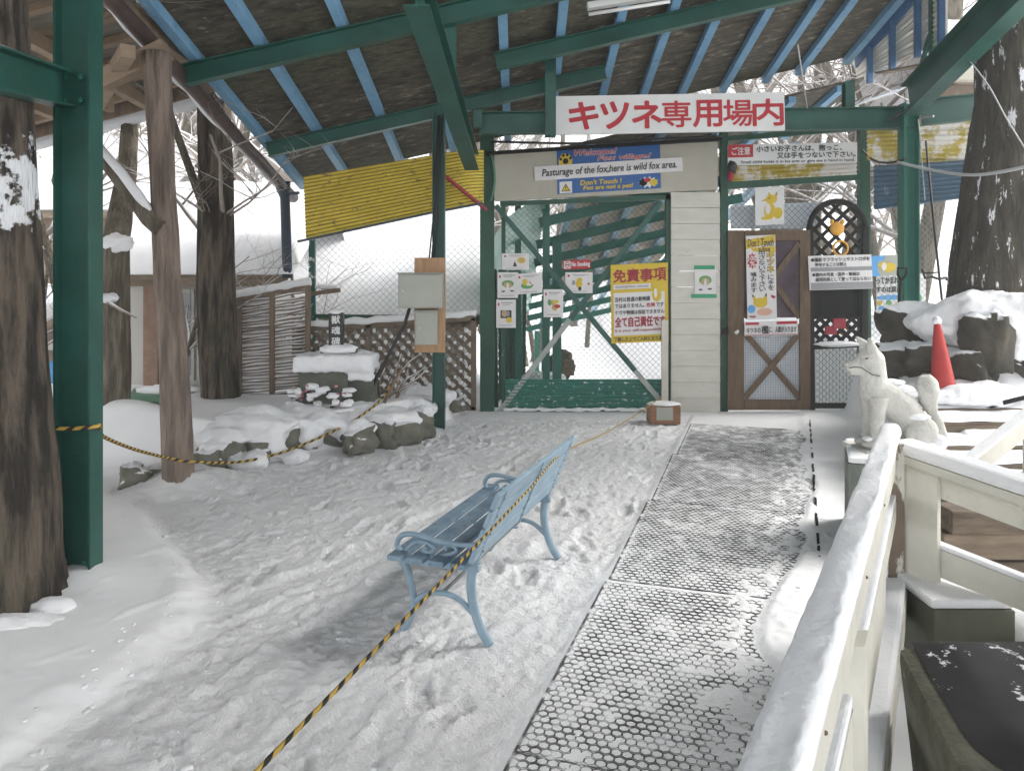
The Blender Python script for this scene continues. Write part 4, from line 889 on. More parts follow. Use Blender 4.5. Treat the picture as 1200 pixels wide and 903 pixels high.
# edging rocks
rk = [(262, 533, .17, .13, .16), (243, 540, .10, .1, .1), (338, 519, .11, .10, .15), (387, 510, .19, .13, .12), (420, 516, .13, .1, .12), (446, 508, .15, .12, .15), (474, 506, .14, .12, .11), (494, 498, .11, .1, .13), (470, 482, .12, .08, .05), (300, 528, .12, .12, .10), (416, 491, .07, .05, .04), (536, 474, .07, .07, .08), (160, 556, .10, .1, .08), (182, 552, .08, .08, .05), (361, 516, .08, .08, .10)]
RL = ['wide pointed edging rock nearest the log post', 'low dark edging rock just left of the pointed one', 'tilted narrow edging rock below the hurdle panel', 'broad flat edging rock below the memorial stone', 'low edging rock right of the broad flat one under the rope', 'square edging rock in front of the leaning sticks', 'square edging rock left of the middle green post', 'grey edging rock touching the foot of the middle post', 'low stone bar poking from snow beside the leaning sticks', 'rounded edging rock mostly under snow between pointed and narrow rocks', 'reddish brown small stone the rope passes over', 'small brown stone right of the middle green post', 'dark rock edge under the snow bank left of the log post', 'small dark stone edge beside the log post snow heap', 'small dark rock beside the tilted narrow rock']
for k, ((px, py, rx, ry, rz), lb_) in enumerate(zip(rk, RL)):
    d = 1440 / (py + 14 - HY) if k not in (8, 10) else 8.2
    if k == 10: d = 7.35
    c = P(px, py, d); m = MB(); m.rock(c, (rx * 1.12, ry, rz), k + 2, rot=.5 * math.sin(k * 2.1) + .35)
    tag(m.build('edging_rock', ROCK, loc=c), lb_, 'rock', 'rocks edging the snowy bed')
m = MB()
for (px, py, d, rx, ry, rz, sd_) in ((300, 497, 6.9, .42, .3, .16, 1), (345, 492, 7.2, .5, .28, .12, 2), (430, 487, 7.6, .4, .25, .12, 3), (480, 478, 8.2, .3, .25, .13, 4), (265, 508, 6.75, .30, .25, .14, 5), (398, 492, 7.35, .3, .2, .09, 6), (495, 466, 8.6, .35, .2, .14, 7), (217, 520, 7.2, .4, .3, .13, 9),
                                 (318, 522, 6.75, .12, .15, .17, 11), (364, 508, 7.0, .13, .15, .14, 12), (290, 541, 6.45, .2, .14, .10, 13), (342, 534, 6.65, .15, .1, .07, 14), (408, 505, 7.2, .2, .16, .10, 15), (460, 490, 7.75, .2, .15, .10, 16), (237, 520, 6.7, .16, .15, .10, 17)):
    m.blob(P(px, py, d), (rx, ry, rz), 3, .3, 1.6, sd_)
for px, py, rx, ry, rz in rk[:8] + rk[9:10]:
    d = 1440 / (py + 14 - HY); c = P(px, py, d); m.blob((c.x + .02, c.y + .06, c.z + rz * .85), (rx * 1.15, ry * 1.05, .085), 3, .35, 2, px)
tag(fuse(m, 'bed_snow', SNOW, P(390, 520, 7.2), .022, 8), kind='structure')
bd = MB(); r = random.Random(4)
for k in range(16):
    a = G(r.uniform(440, 472), 478, .3); a = P(r.uniform(438, 470), r.uniform(455, 475), 8.1); e = a + Vector((r.uniform(-.15, .65), r.uniform(-.2, .2), r.uniform(.1, .42)))
    mid = a.lerp(e, .5) + Vector((r.uniform(-.06, .06), 0, r.uniform(-.02, .08))); bd.tube([a, mid, e], [.012, .009, .004], 5)
tag(bd.build('leaning_branches', STICK, loc=P(455, 475, 8.1)), 'heap of snowy bare branches leaning in the bed by the lattice', 'branches')

# ------------------------------------------------------------------ trees near the camera
def trunk(pts, rad, ring=56, seg=None, ridge=.06, seed=0, fl=1.0):
    m = MB(); pts = [Vector(p) for p in pts]; N = 60
    # resample
    L_ = [0]
    for i in range(1, len(pts)): L_.append(L_[-1] + (pts[i] - pts[i - 1]).length)
    vs = []
    for j in range(N + 1):
        s = L_[-1] * j / N; p = Vector([np.interp(s, L_, [q[c] for q in pts]) for c in range(3)]); r_ = float(np.interp(s, L_, rad))
        p += Vector((mnoise.noise((s * .7, seed, 0)), mnoise.noise((s * .7, seed, 9)), 0)) * r_ * .18
        for k in range(ring):
            a = 2 * math.pi * k / ring
            f = -1.6 * abs(mnoise.noise((math.cos(a) * 5 + seed, math.sin(a) * 5, s * 1.1))) + .5 + .5 * mnoise.noise((math.cos(a) * 12 + seed, math.sin(a) * 12, s * 2.6))
            rr = r_ * (1 + ridge * f + .07 * mnoise.noise((math.cos(a) * 1.2, math.sin(a) * 1.2 + seed, s * .8)))
            vs.append(p + Vector((math.cos(a) * rr, math.sin(a) * rr, 0)))
    fs = [(j * ring + k, j * ring + (k + 1) % ring, (j + 1) * ring + (k + 1) % ring, (j + 1) * ring + k) for j in range(N) for k in range(ring)]
    m.add(vs, fs, 0, True); m.f.append(tuple(N * ring + k for k in range(ring))); m.m.append(0); m.s.append(False); return m
tl = thing('tree', 'thick dark tree trunk at the left edge with snow plastered on its bark', 'tree', G(5, 724))
xt = lambda px, d=3.7: (px - CX) / F * d
trunk([(xt(-8), 3.75, -.1), (xt(-2), 3.75, .25), (xt(-11), 3.75, 1.2), (xt(-16), 3.75, 2.2), (xt(-29), 3.75, 3.3), (xt(-40), 3.75, 4.6)], [.32, .24, .205, .185, .165, .15], ridge=.09, seed=1).build('trunk', plaster('snow_plastered_bark', BARK, 1.80, 2.36, 9, .72), tl)
for (px, py, d, rx) in ((62, 712, 3.62, .10), (-10, 735, 3.45, .2), (36, 731, 3.5, .16)):
    sp = MB(); sp.blob(P(px, py, d), (rx, .08, .05), 3, .3, 2, px, zmin=-.04); sp.build('root_snow', SNOW, tl)
tr_ = thing('tree', 'big lichen speckled tree trunk at the right edge above the snow mound', 'tree', (4.45, 6.9, .9))
xt = lambda px, d=7.0: (px - CX) / F * d
trunk([(xt(1185), 7.35, .4), (xt(1188), 7.35, 1.4), (xt(1198), 7.3, 2.3), (xt(1212), 7.3, 3.3), (xt(1225), 7.3, 5.5)], [.50, .39, .35, .32, .28], ridge=.08, seed=5).build('trunk', plaster('snow_blown_bark', BARKS, .9, 1.9, 4, .6, (.05, .3)), tr_)
# log post holding the left roof
lgr = thing('log_post', 'rough forked log post carrying the small left roof', 'post', G(211, 572))
trunk([(P(211, 580, 5.85)), P(205, 440, 5.85), P(197, 330, 5.85), P(191, 210, 5.85), P(183, 62, 5.85)], [.118, .103, .095, .088, .098], ring=48, ridge=.12, seed=8).build('trunk', BARKB, lgr)
m = MB(); m.tube([P(190, 268, 5.8), P(176, 256, 5.8), P(160, 235, 5.8), P(138, 206, 5.8), P(114, 175, 5.8), P(90, 158, 5.8)], [.075, .072, .066, .06, .055, .05], 12); m.build('branch', BARKG, lgr)
m = MB(); m.tube([P(182, 256, 5.8), P(164, 232, 5.76), P(142, 202, 5.76), P(114, 170, 5.76)], [.03, .055, .05, .04], 8, flat=.7); m.build('branch_snow', SNOW, lgr)
def midtree(label, base, pts, rad, mat, seed, extra=()):
    t = thing('tree', label, 'tree', base); trunk(pts, rad, ring=48, ridge=.13, seed=seed).build('trunk', mat, t)
    r = random.Random(seed)
    for k in range(9):
        i = r.uniform(.55, 1); p = Vector(pts[-2]).lerp(Vector(pts[-1]), i); m = MB(); q = p.copy(); dirv = Vector((r.uniform(-1, 1), r.uniform(-.4, 1), r.uniform(.1, .7))).normalized(); L2 = [p]; R2 = [.03]
        for j in range(6):
            dirv = (dirv + Vector((r.uniform(-.4, .4), r.uniform(-.3, .3), r.uniform(-.25, .3)))).normalized(); q = q + dirv * .42; L2.append(q); R2.append(.026 - .004 * j)
            if j > 1: m.tube([q, q + dirv * .3 + Vector((r.uniform(-.3, .3), 0, r.uniform(-.2, .3))), q + dirv * .55 + Vector((r.uniform(-.4, .4), 0, r.uniform(-.3, .4)))], [.009, .006, .003], 4)
        m.tube(L2, R2, 5); m.build('branch', TWIG, t)
    for e in extra: e(t)
    return t
midtree('twin dark furrowed tree trunk right of the log post, rooted in the snow bed', P(252, 500, 8.2), [P(262, 505, 8.2), P(254, 400, 8.2), P(253, 250, 8.2), P(252, 100, 8.2), P(250, -150, 8.2)], [.20, .195, .175, .165, .15], BARK, 11)
midtree('pale greenish tree trunk with a broken snowy stub between the green post and the log', P(131, 512, 7.7), [P(130, 520, 7.7), P(133, 400, 7.7), P(136, 290, 7.7), P(150, 190, 8.2), P(156, 60, 8.6)], [.15, .14, .125, .09, .07], BARKG, 13,
        (lambda t: MB().tube([P(134, 360, 7.6), P(122, 350, 7.5), P(140, 362, 7.45), P(160, 372, 7.45)], [.02, .02, .015, .008], 6).build('branch', TWIG, t),
         lambda t: MB().blob(P(126, 349, 7.5), (.11, .06, .05), 3, .35, 2, 5).build('branch_snow', SNOW, t),
         lambda t: MB().blob(P(136, 284, 7.62), (.15, .09, .10), 3, .4, 2, 6).build('branch_snow', SNOW, t)))

# background trees, bare and snowy, each its own object
def bare_tree_mesh(seed, H=9, spread=1.0):
    r = random.Random(seed); tm, bmh = MB(), MB()
    def grow(p, d, L, rad, lev):
        pts = [p]; R = [rad]; q = p.copy(); n = 4 if lev < 2 else 3
        for j in range(n):
            d = (d + Vector((r.gauss(0, .16), r.gauss(0, .16), r.gauss(.03, .1)))).normalized(); q = q + d * L / n; pts.append(q.copy()); R.append(rad * (1 - .62 * (j + 1) / n))
        (tm if lev == 0 else bmh).tube(pts, R, 7 if lev == 0 else (4 if lev < 3 else 3), cap=False, smooth=True)
        if lev >= 4: return
        kn = (7, 5, 4, 3)[lev]
        for k in range(kn):
            f = r.uniform(.28, 1) if lev == 0 else r.uniform(.2, 1); i = min(n - 1, int(f * n)); o = pts[i].lerp(pts[i + 1], f * n - i)
            a = r.uniform(0, 2 * math.pi); dd = (d * .55 + Vector((math.cos(a), math.sin(a), r.uniform(-.15, .5))) * spread * .8).normalized()
            grow(o, dd, L * r.uniform(.42, .62), R[i] * r.uniform(.45, .62), lev + 1)
    grow(Vector((0, 0, -.3)), Vector((r.gauss(0, .05), r.gauss(0, .05), 1)).normalized(), H, .012 * H + .04, 0)
    return tm, bmh
protos = []
for k in range(5):
    tm, bmh = bare_tree_mesh(30 + k, 7 + 1.2 * k)
    t = thing('bare_tree', 'bare grey tree with thin snowy branches in the white background', 'tree', (0, 0, 0), 'bare trees in the snowy background')
    tm.build('trunk', BARKG, t); bmh.build('branches', TWIG, t); protos.append(t)
r = random.Random(99); spots = []
for (x0, x1, y0, y1, n_) in ((-17, -5, 13, 32, 20), (-5, 0, 15, 34, 12), (0, 5, 24, 42, 9), (5, 16, 12, 34, 18), (-8, -3, 12, 17, 4), (4.2, 8.5, 10.5, 17, 7)):
    for _ in range(n_): spots.append((r.uniform(x0, x1), r.uniform(y0, y1)))
small = [(-5.6, 9.0), (-4.9, 8.7), (-3.9, 9.0), (-3.35, 8.9), (-2.75, 9.9), (-6.6, 9.4)]
near_n = len(spots); spots += small
for i, (x, y) in enumerate(spots):
    o = protos[i] if i < 5 else copy_tree(protos[r.randrange(5)])
    o.location = (x, y, Hz(x, y)); o.rotation_euler.z = r.uniform(0, 6.28); s = r.uniform(.75, 1.2) * (.36 if i >= near_n else 1); o.scale = (s, s, s)

# ------------------------------------------------------------------ left shelter roof and far buildings
lr = thing('side_roof', 'small timber roof with exposed rafters and snow on top, upper left', 'roof', (-3.9, 6, 0))
A0, A1, B0, B1 = Vector((-7.8, 8.4, 2.50)), Vector((-2.86, 7.6, 3.52)), Vector((-7.8, -6, 2.95)), Vector((-2.86, -6, 4.05))  # left and near ends carried on unseen, added to shade the left drift
def lp(u, v, off=0): return A0.lerp(A1, u).lerp(B0.lerp(B1, u), v) + Vector((0, 0, off))
m = MB()
def lpf(u, v): return lp(u, v, .11 + .006 * math.sin(v * 2 * math.pi * 170))
m.grid(lpf, 3, 1020); m.build('tin_sheet', TIN, lr)
for k in range(34):
    v = .01 + k * .029; mm_ = MB(); mm_.bar(lp(0, v, .07), lp(1, v, .07), .075, .06); mm_.build('batten', RAFT, lr)
for k in range(7):
    u = .04 + k * .16; mm_ = MB(); mm_.bar(lp(u, 0, -.02), lp(u, 1, -.02), .09, .11); mm_.build('rafter', RAFT, lr)
m = MB(); m.bar(lp(-.02, -.006, .05), lp(1.01, -.006, .05), .03, .15); m.build('fascia', WOODD, lr)
m = MB(); m.bar(P(120, 95, 5.9), P(196, 58, 5.9), .12, .14); m.bar(P(150, 60, 5.6), P(96, 150, 7.2), .10, .10); m.build('tie_beam', RAFT, lr)
m = MB()
def lsf(u, v): return lp(u * 1.02 - .01, -.035 + v * 1.03, .14 + .20 * min(1, math.sin(max(0.0, min(1, v * 10)) * math.pi / 2)) + .02 * mnoise.noise((u * 8, v * 8, 0)))
m.grid(lsf, 20, 40); m.tube([lp(u / 24, -.035, .07 + .03 * mnoise.noise((u * .5, 0, 0))) for u in range(25)], [.075 + .02 * mnoise.noise((u * .7, 4, 0)) for u in range(25)], 8); m.build('roof_snow', SNOW, lr)
m = MB(); m.box(P(117, 128, 7.0), P(134, 108, 7.15)); m.build('bracket', RAFT, lr)

def snow_roof_house(name, label, x0, x1, y0, y1, ze, zr, wall, extra=None, zb=-.3):
    t = thing(name, label, 'building', ((x0 + x1) / 2, y0, 0))
    m = MB(); m.box((x0 + .25, y0 + .35, zb), (x1 - .25, y1 - .3, ze)); m.build('wall', wall, t)
    m = MB(); m.bar((x0, y0 + .02, ze), (x1, y0 + .02, ze), .05, .14); m.build('fascia', WOODL, t)
    m = MB(); ym = y0 + (y1 - y0) * .6
    def f(u, v):
        x = x0 - .1 + (x1 - x0 + .2) * u; y = y0 - .12 + (y1 - y0 + .2) * v
        z = ze + (zr - ze) * (1 - abs((y - ym) / (ym - y0 + .12)) if y < ym else 1 - (y - ym) / (y1 - ym + .2))
        ed = min(1, v * 14) ** .5 * min(1, min(u, 1 - u) * 20) ** .5
        return Vector((x, y, z + .08 + .34 * ed + .08 * mnoise.noise((x * .8, y * .8, 0)) * ed))
    m.grid(f, 40, 40)
    m.hexa([(x0, y0, ze + .06), (x1, y0, ze + .06), (x1, ym, zr + .06), (x0, ym, zr + .06), (x0, y0, ze + .1), (x1, y0, ze + .1), (x1, ym, zr + .1), (x0, ym, zr + .1)], 0)
    m.build('roof_snow', SNOW, t)
    if extra: extra(t)
    return t
def hut_bits(t):
    m = MB(); m.box((-4.62, 9.62, -.2), (-4.44, 9.80, 1.53)); m.build('brick_pillar', BRICK, t)
    for xx in (-4.35, -3.98):
        w = MB(); w.box((xx, 9.70, .3), (xx + .33, 9.76, 1.45)); wo = w.build('window', FRAMEW, t)
        w = MB(); w.box((xx + .04, 9.69, .36), (xx + .29, 9.705, 1.40)); w.build('pane', GLASS, wo)
snow_roof_house('low_hut', 'low hut with brick pillar and deep snow roof behind the log post', -5.2, -2.75, 9.4, 12.8, 1.56, 2.6, FRAMEW, hut_bits)
snow_roof_house('back_hut', 'white snow roofed hut behind the chain link fence', -3.4, -.45, 10.9, 15.5, 1.0, 2.55, FRAMEW)
snow_roof_house('far_cabin', 'far cabin with brown fascia board and white roof at left', -11.5, -6.6, 14, 18, 2.75, 4.2, WOODL)
snow_roof_house('right_hut', 'hut with deep snow roof and beige fascia behind the right tree', 6.3, 11, 11.0, 15, 4.45, 5.9, WOODD, lambda t: [MB().bar((x, 11.6, -.2), (x, 11.6, 3.7), .16, .16, up=(0, 1, 0)).build('stilt', WOODD, t) for x in (8.0, 10.4)], 3.7)
gb_ = thing('covered_crate', 'low crate under a snowy green lid behind the log post', 'crate', P(190, 488, 8.7))
m = MB(); m.box(P(168, 495, 8.75), P(224, 474, 9.1)); m.build('crate', WOODL, gb_)
m = MB(); q = [P(150, 472, 8.5), P(230, 472, 8.5), P(230, 462, 9.2), P(156, 462, 9.2)]; m.hexa(q + [v + Vector((0, 0, .08)) for v in q]); m.build('lid', TARPG, gb_, bevel=.02)
m = MB(); m.blob(P(195, 458, 8.85), (.33, .2, .07), 3, .35, 3, 3); m.build('snow_cap', SNOW, gb_)
m = MB(); m.box(P(168, 487, 8.73), P(176, 480, 8.745)); m.build('red_label', RED, gb_)
sdh = thing('open_stall', 'green walled stall with sloping brown eave seen left of the green post', 'stall', P(52, 430, 10))
m = MB(); m.box(P(30, 425, 10.4), P(75, 388, 10.6)); m.build('wall', LATT, sdh); m = MB(); m.bar(P(40, 392, 10), P(76, 372, 10), .3, .07); m.build('eave', WOODL, sdh); m = MB(); m.box(P(30, 410, 10.35), P(75, 402, 10.38)); m.build('white_band', BOXG, sdh)
m = MB(); m.bar(P(20, 380, 10.4), P(80, 340, 11), .9, .3); m.build('roof_snow', SNOW, sdh, bevel=.1)
m = MB(); m.blob(P(58, 436, 8.5), (.09, .05, .13), 2, .4, 2, 3); tag(m.build('blue_tarp', SKYB, loc=P(58, 450, 8.5)), 'crumpled blue tarp between the left tree and green post', 'tarp')
m = MB(); m.blob(P(44, 493, 6.6), (.12, .1, .12), 3, .4, 2, 3); tag(m.build('tree_stump', BARKG, loc=P(44, 505, 6.6)), 'grey stump end showing between the left tree and green post', 'stump')

# ------------------------------------------------------------------ beyond the gate
ir = thing('covered_way', 'second roof of green beams and brown boards beyond the gate', 'shelter', (1.2, 14, -.5))
def iz(x, y): return 4.35 + .23 * x - .215 * y
m = MB()
p = [Vector((x, y, iz(x, y) + .17)) for x, y in ((.75, 9.5), (2.9, 9.5), (2.9, 16), (.75, 16))]
m.hexa(p + [v + Vector((0, 0, .03)) for v in p]); m.build('roof_deck', pm('pale_deck', (.42, .36, .28), (.56, .49, .40), scale=4, rough=.8), ir)
m = MB(); p = [Vector((x, y, roofz(x, 9.6) - .20 - .12 * (y - 9.6))) for x, y in ((-.9, 9.6), (4.4, 9.6), (4.4, 11.6), (-.9, 11.6))]
m.hexa(p + [v + Vector((0, 0, .03)) for v in p]); m.build('rear_deck', DECK, ir)
for x in (1.0, 1.9, 2.8, 3.5, 4.1):
    m = MB(); m.bar((x, 9.58, roofz(x, 9.6) - .25), (x, 11.6, roofz(x, 9.6) - .49), .09, .08); m.build('purlin', BLUE, ir)
for x in (.75, 1.15, 1.6, 2.05, 2.5, 3.0, 3.5):
    m = MB(); m.bar((x, 9.5, iz(x, 9.5) + .12), (x, 19.5, iz(x, 19.5) + .12), .10, .09); m.build('purlin', PBLUE, ir)
for y in (9.9, 11.0, 12.1, 13.3, 14.6, 16, 17.5, 19.2):
    m = MB(); m.ibeam((.35, y, iz(.35, y) - .0), (3.3, y, iz(3.3, y) - .0), .13, .09); m.build('beam', GREENL, ir)
for y in (10.6, 14.6, 19.2):
    m = MB(); m.bar((.62, y, -2), (.62, y, iz(.62, y) - .1), .12, .10, up=(0, 1, 0)); m.build('post', GREENL, ir)
m = MB()
def tg(u, v):
    y = 9.5 + 8 * u; a_ = v * math.pi / 2
    return Vector((.42 - .75 * math.sin(a_) + .012 * math.sin(y * 40), y, iz(.4, y) + .15 - .95 * (1 - math.cos(a_))))
m.grid(tg, 200, 10); m.build('side_sheet', TGREEN, ir)
for (px, d) in ((640, 9.9), (607, 11)):
    m = MB(); m.bar(P(px, 470, d), P(px, 236, d), .09, .08, up=(0, 1, 0)); m.build('post', GREENL, ir)
sf = thing('side_fence', 'green side fence receding beyond the left part of the gate', 'fence', (-.1, 10, 0))
m = MB(); a = Vector((-.2, 9.5, .0)); m.lattice(a, Vector((.45, 4.5, -.4)), Vector((0, 0, 1.7)), .10, .006, .004); m.build('wire_mesh', WIREG, sf)
r = random.Random(3)
for k in range(8): m = MB(); f = k / 8; m.bar(a + Vector((.45 * f, 4.5 * f, -.2)), a + Vector((.45 * f + r.uniform(-.05, .05), 4.5 * f, 1.7)), .07, .07, up=(0, 1, 0)); m.build('fence_post', GREENW, sf)
m = MB(); c = P(657, 428, 12); m.blob(c, (.22, .2, .24), 3, .3, 2, 2); tag(m.build('stone', BARKG, loc=c), 'brown boulder seen through the lower left of the gate', 'rock')
m = MB(); c = P(662, 440, 11.4); m.box(c + Vector((-.02, 0, 0)), c + Vector((.14, .2, .22))); tag(m.build('wooden_crate', WOODL, loc=c), 'small wooden crate right of the boulder beyond the gate', 'crate')
m = MB(); c = P(636, 442, 11.2); m.blob(c, (.35, .2, .09), 2, .3, 2, 7); tag(m.build('snow_heap', SNOW, loc=c), kind='structure')

# ------------------------------------------------------------------ right side fence and clutter
rf = thing('chain_link_fence', 'tall chain link fence between the right post and the lattice screen', 'fence', (4.3, 9.3, .3))
m = MB(); a = P(1016, 400, 9.3); m.lattice(a, P(1165, 400, 9.3) - a, P(1016, 196, 9.3) - a, .075, .0055, .003); m.build('wire_mesh', STEEL, rf)
m = MB(); m.bar(P(1018, 470, 9.28), P(1016, 160, 9.28), .05, .05, up=(0, 1, 0)); m.build('post', GREENW, rf)
corr('yellow_eave_sheet', 'flaking yellow and white corrugated sheet right of the doorway', 'sheet', (1016, 150), (1165, 140), (1016, 188), (1165, 196), 8.75, 8, .012, YELW)
corr('blue_eave_sheet', 'dark blue corrugated sheet under the flaking yellow one', 'sheet', (1024, 194), (1165, 186), (1024, 246), (1165, 228), 8.65, 9, .012, BLUC)
m = MB(); m.ibeam(P(1079, 132, 8.35), P(1215, 118, 8.35), .28, .13); tag(m.build('side_beam', GREEN, loc=P(1140, 140, 8.35)), 'dark green beam running right from the right post behind the tree', 'beam')
m = MB(); m.bar(P(1112, 86, 9.3), P(1190, 90, 9.3), .1, .16); tag(m.build('beige_fascia', BEIGE, loc=P(1150, 95, 9.3)), 'beige fascia board left of the right tree below the white roof', 'board')
bn = Sign('fence_banner', 'white banner with two lines of writing and colour drawings behind the right fence', 'banner', (1027, 322), (1085, 320), (1027, 372), 9.5, th=.005, mat=PAPER)
bn.text('ってかまれるも', (.0, .06, .62, .22), INK, bold=.003); bn.text('すのは禁止', (.0, .28, .5, .42), INK, bold=.003)
bn.disc(.3, .54, .32, .06, SKYB); bn.disc(.06, .66, .06, .06, SYEL, off=.003); bn.disc(.1, .78, .07, .05, SKYB, off=.003); bn.disc(.46, .68, .08, .05, SYEL, off=.003); bn.disc(.25, .66, .06, .06, LEAFG, off=.003); bn.disc(.82, .58, .1, .12, LEAFG, off=.003); bn.done()
sv = thing('shovel', 'snow shovel with D handle stuck in the mound left of the right post', 'shovel', P(1055, 372, 8.0))
m = MB(); m.tube([P(1051, 395, 7.9), P(1056, 328, 8.0)], .014, 8); m.build('shaft', LATB, sv)
m = MB(); m.tube([P(1056, 329, 8.0), P(1052, 322, 8.0), P(1052, 314, 8.0), P(1062, 314, 8.0), P(1062, 322, 8.0), P(1056, 329, 8.0)], .012, 6); m.build('grip', LATB, sv)
m = MB(); m.tube([P(1085, 165, 8.1), P(1095, 270, 8.0), P(1106, 372, 7.9)], .012, 8); hp = tag(m.build('long_pole', CABLE, loc=P(1106, 372, 7.9)), 'thin dark pole leaning beside the right post down to the mound', 'pole')
m = MB(); m.tube([P(1081, 316, 8.0), P(1084, 326, 8.0), P(1092, 324, 8.0), P(1100, 327, 8.0), P(1109, 325, 8.0), P(1109, 329, 8.0)], .014, 6); m.tube([P(1083, 320, 8.0), P(1100, 319, 8.0)], .01, 6); tag(m.build('wall_hook', CABLE, loc=P(1095, 326, 8.0)), 'dark metal hook bracket in front of the right fence', 'hook')
m = MB(); m.bar(P(1074, 368, 7.6), P(1142, 340, 7.4), .035, .035); tag(m.build('slanting_bar', LATB, loc=P(1108, 354, 7.5)), 'dark bar slanting up to the right tree behind the cone', 'bar')
def cab(label, pts, r_, mat):
    P_ = [P(*q) for q in pts]; Q = []
    for i in range(len(P_) - 1):
        for k in range(6): 
            t = k / 6; p0 = P_[max(0, i - 1)]; p1 = P_[i]; p2 = P_[i + 1]; p3 = P_[min(len(P_) - 1, i + 2)]
            Q.append(.5 * ((2 * p1) + (p2 - p0) * t + (2 * p0 - 5 * p1 + 4 * p2 - p3) * t * t + (3 * p1 - p0 - 3 * p2 + p3) * t ** 3))
    Q.append(P_[-1]); m = MB(); m.tube(Q, r_, 6); tag(m.build('cable', mat, loc=P_[0]), label, 'cable')
cab('pale sagging cable from the right post to the right edge', [(1052, 190, 8.1), (1090, 199, 7.6), (1135, 205, 7.0), (1175, 201, 6.6), (1215, 192, 6.3)], .016, CABLEW)
cab('dark looped cable down the right sloping beam', [(1150, 30, 7.0), (1120, 62, 7.4), (1085, 100, 7.9), (1066, 125, 8.1), (1040, 142, 8.2)], .012, CABLE)
cab('grey thin wire across the upper face of the right sloping beam', [(1165, 8, 6.8), (1140, 40, 7.1), (1105, 70, 7.6), (1080, 105, 8.0)], .008, CABLEW)
cab('thin wire slanting down in front of the right tree', [(1132, 66, 7.0), (1158, 100, 6.8), (1180, 140, 6.6), (1205, 180, 6.4)], .006, CABLEW)
cab('dark cable drooping between the doorway and right post', [(1010, 176, 8.9), (1024, 188, 8.7), (1042, 191, 8.4), (1062, 186, 8.2)], .014, CABLE)
cab('dark wire along the lower edge of the big red lettered sign', [(575, 166, 8.9), (680, 168, 8.85), (770, 163, 8.85), (845, 160, 8.9)], .014, CABLE)
m = MB(); m.bar(P(1078, 138, 8.05), P(1094, 136, 7.9), .02, .02); m.tube([P(1076, 140, 8.1), P(1079, 172, 8.1), P(1084, 235, 8.1)], .007, 5); tag(m.build('post_bracket', STEELL, loc=P(1080, 138, 8.1)), 'small bright bracket with hanging wire on the right post', 'bracket')

# mound rocks, cone, steps
for k, (px, py, d, rx, ry, rz, mt_, lb_) in enumerate((
        (1058, 385, 7.45, .20, .2, .17, ROCKD, 'pitted grey rock under the tip of the mound snow'), (1050, 422, 7.15, .16, .2, .15, ROCKD, 'brown boulder behind the fox statue ears'), (1078, 420, 7.0, .15, .18, .15, ROCKD, 'brown boulder left of the red cone'),
        (1132, 430, 6.72, .22, .2, .18, ROCKD, 'dark boulder right of the red cone'), (1155, 402, 6.62, .13, .18, .27, ROCKD, 'tall dark boulder leaning in the middle of the snow mound'), (1146, 442, 6.7, .12, .12, .06, ROCKD, 'low dark stone at the foot of the snow mound'),
        (1192, 432, 6.7, .16, .16, .12, ROCKD, 'dark stone at the right edge of the mound'), (1040, 445, 7.5, .09, .12, .10, ROCKD, 'small grey stone low behind the statue'))):
    c = P(px, py, d); m = MB(); m.rock(c, (rx, ry, rz), k + 31, rot=math.sin(k * 1.7)); tag(m.build('boulder', mt_, loc=c), lb_, 'rock', 'boulders of the snow mound')
m = MB()
for (px, py, d, rx, ry, rz, sd_) in ((1148, 362, 6.9, .36, .28, .15, 1), (1105, 380, 7.05, .30, .28, .15, 2), (1122, 372, 7.0, .26, .25, .16, 21), (1090, 376, 7.2, .25, .25, .10, 22), (1178, 375, 6.75, .25, .22, .24, 23), (1100, 462, 6.6, .4, .3, .10, 25), (1185, 395, 6.75, .16, .2, .38, 3), (1070, 362, 7.45, .26, .2, .07, 5), (1125, 392, 6.9, .16, .14, .14, 6), (1160, 350, 7.0, .12, .15, .1, 7), (1200, 370, 6.7, .18, .2, .2, 9), (1135, 462, 6.4, .5, .3, .1, 8)):
    m.blob(P(px, py, d), (rx, ry, rz), 3, .28, 1.6, sd_ + 50)
tag(fuse(m, 'mound_snow', SNOW, P(1140, 450, 6.8), .022, 10), kind='structure')
cn = thing('traffic_cone', 'red traffic cone with white snowy tip standing in the mound snow', 'cone', P(1105, 448, 6.4))
c = P(1105, 448, 6.4); tip = P(1098, 376, 6.45)
m = MB(); m.tube([c + Vector((0, 0, -.1)), c, c.lerp(tip, .5), c.lerp(tip, .9), tip], [.105, .092, .06, .03, .022], 20); m.build('cone_body', CONE, cn)
m = MB(); m.blob(tip + Vector((0, 0, .0)), (.036, .036, .04), 2, .2, 2, 3); m.build('snow_cap', SNOW, cn)
st = thing('timber_steps', 'low timber steps with snow on the treads right of the statue', 'steps', (3.6, 5.4, .3))
for k, (ya, yb, d) in enumerate(((545, 557, 5.0), (523, 535, 5.35), (495, 508, 5.75), (479, 487, 6.15))):
    z1 = P(0, ya, d).z; z0 = P(0, yb, d).z; x0 = 2.72 + .12 * k
    m = MB(); m.box((x0, d, z0 - .05), (5.4, d + .14, z1)); m.build('step_timber', TIMB, st, bevel=.012)
    m = MB(); m.box((x0 - .04, d - .25, z0 - .12), (5.4, d - .001, z0 + .004)); 
    def tf(u, v, x0=x0, d=d, z1=z1): return Vector((x0 - .08 + (5.5 - x0) * u, d + .015 + .40 * v, z1 + .004 + .014 * min(1, v * 4) ** .5 + .010 * mnoise.noise((u * 14, v * 3, k)) - .10 * (u < .01)))
    m = MB(); m.grid(tf, 60, 8); m.build('tread_snow', SNOW, st)
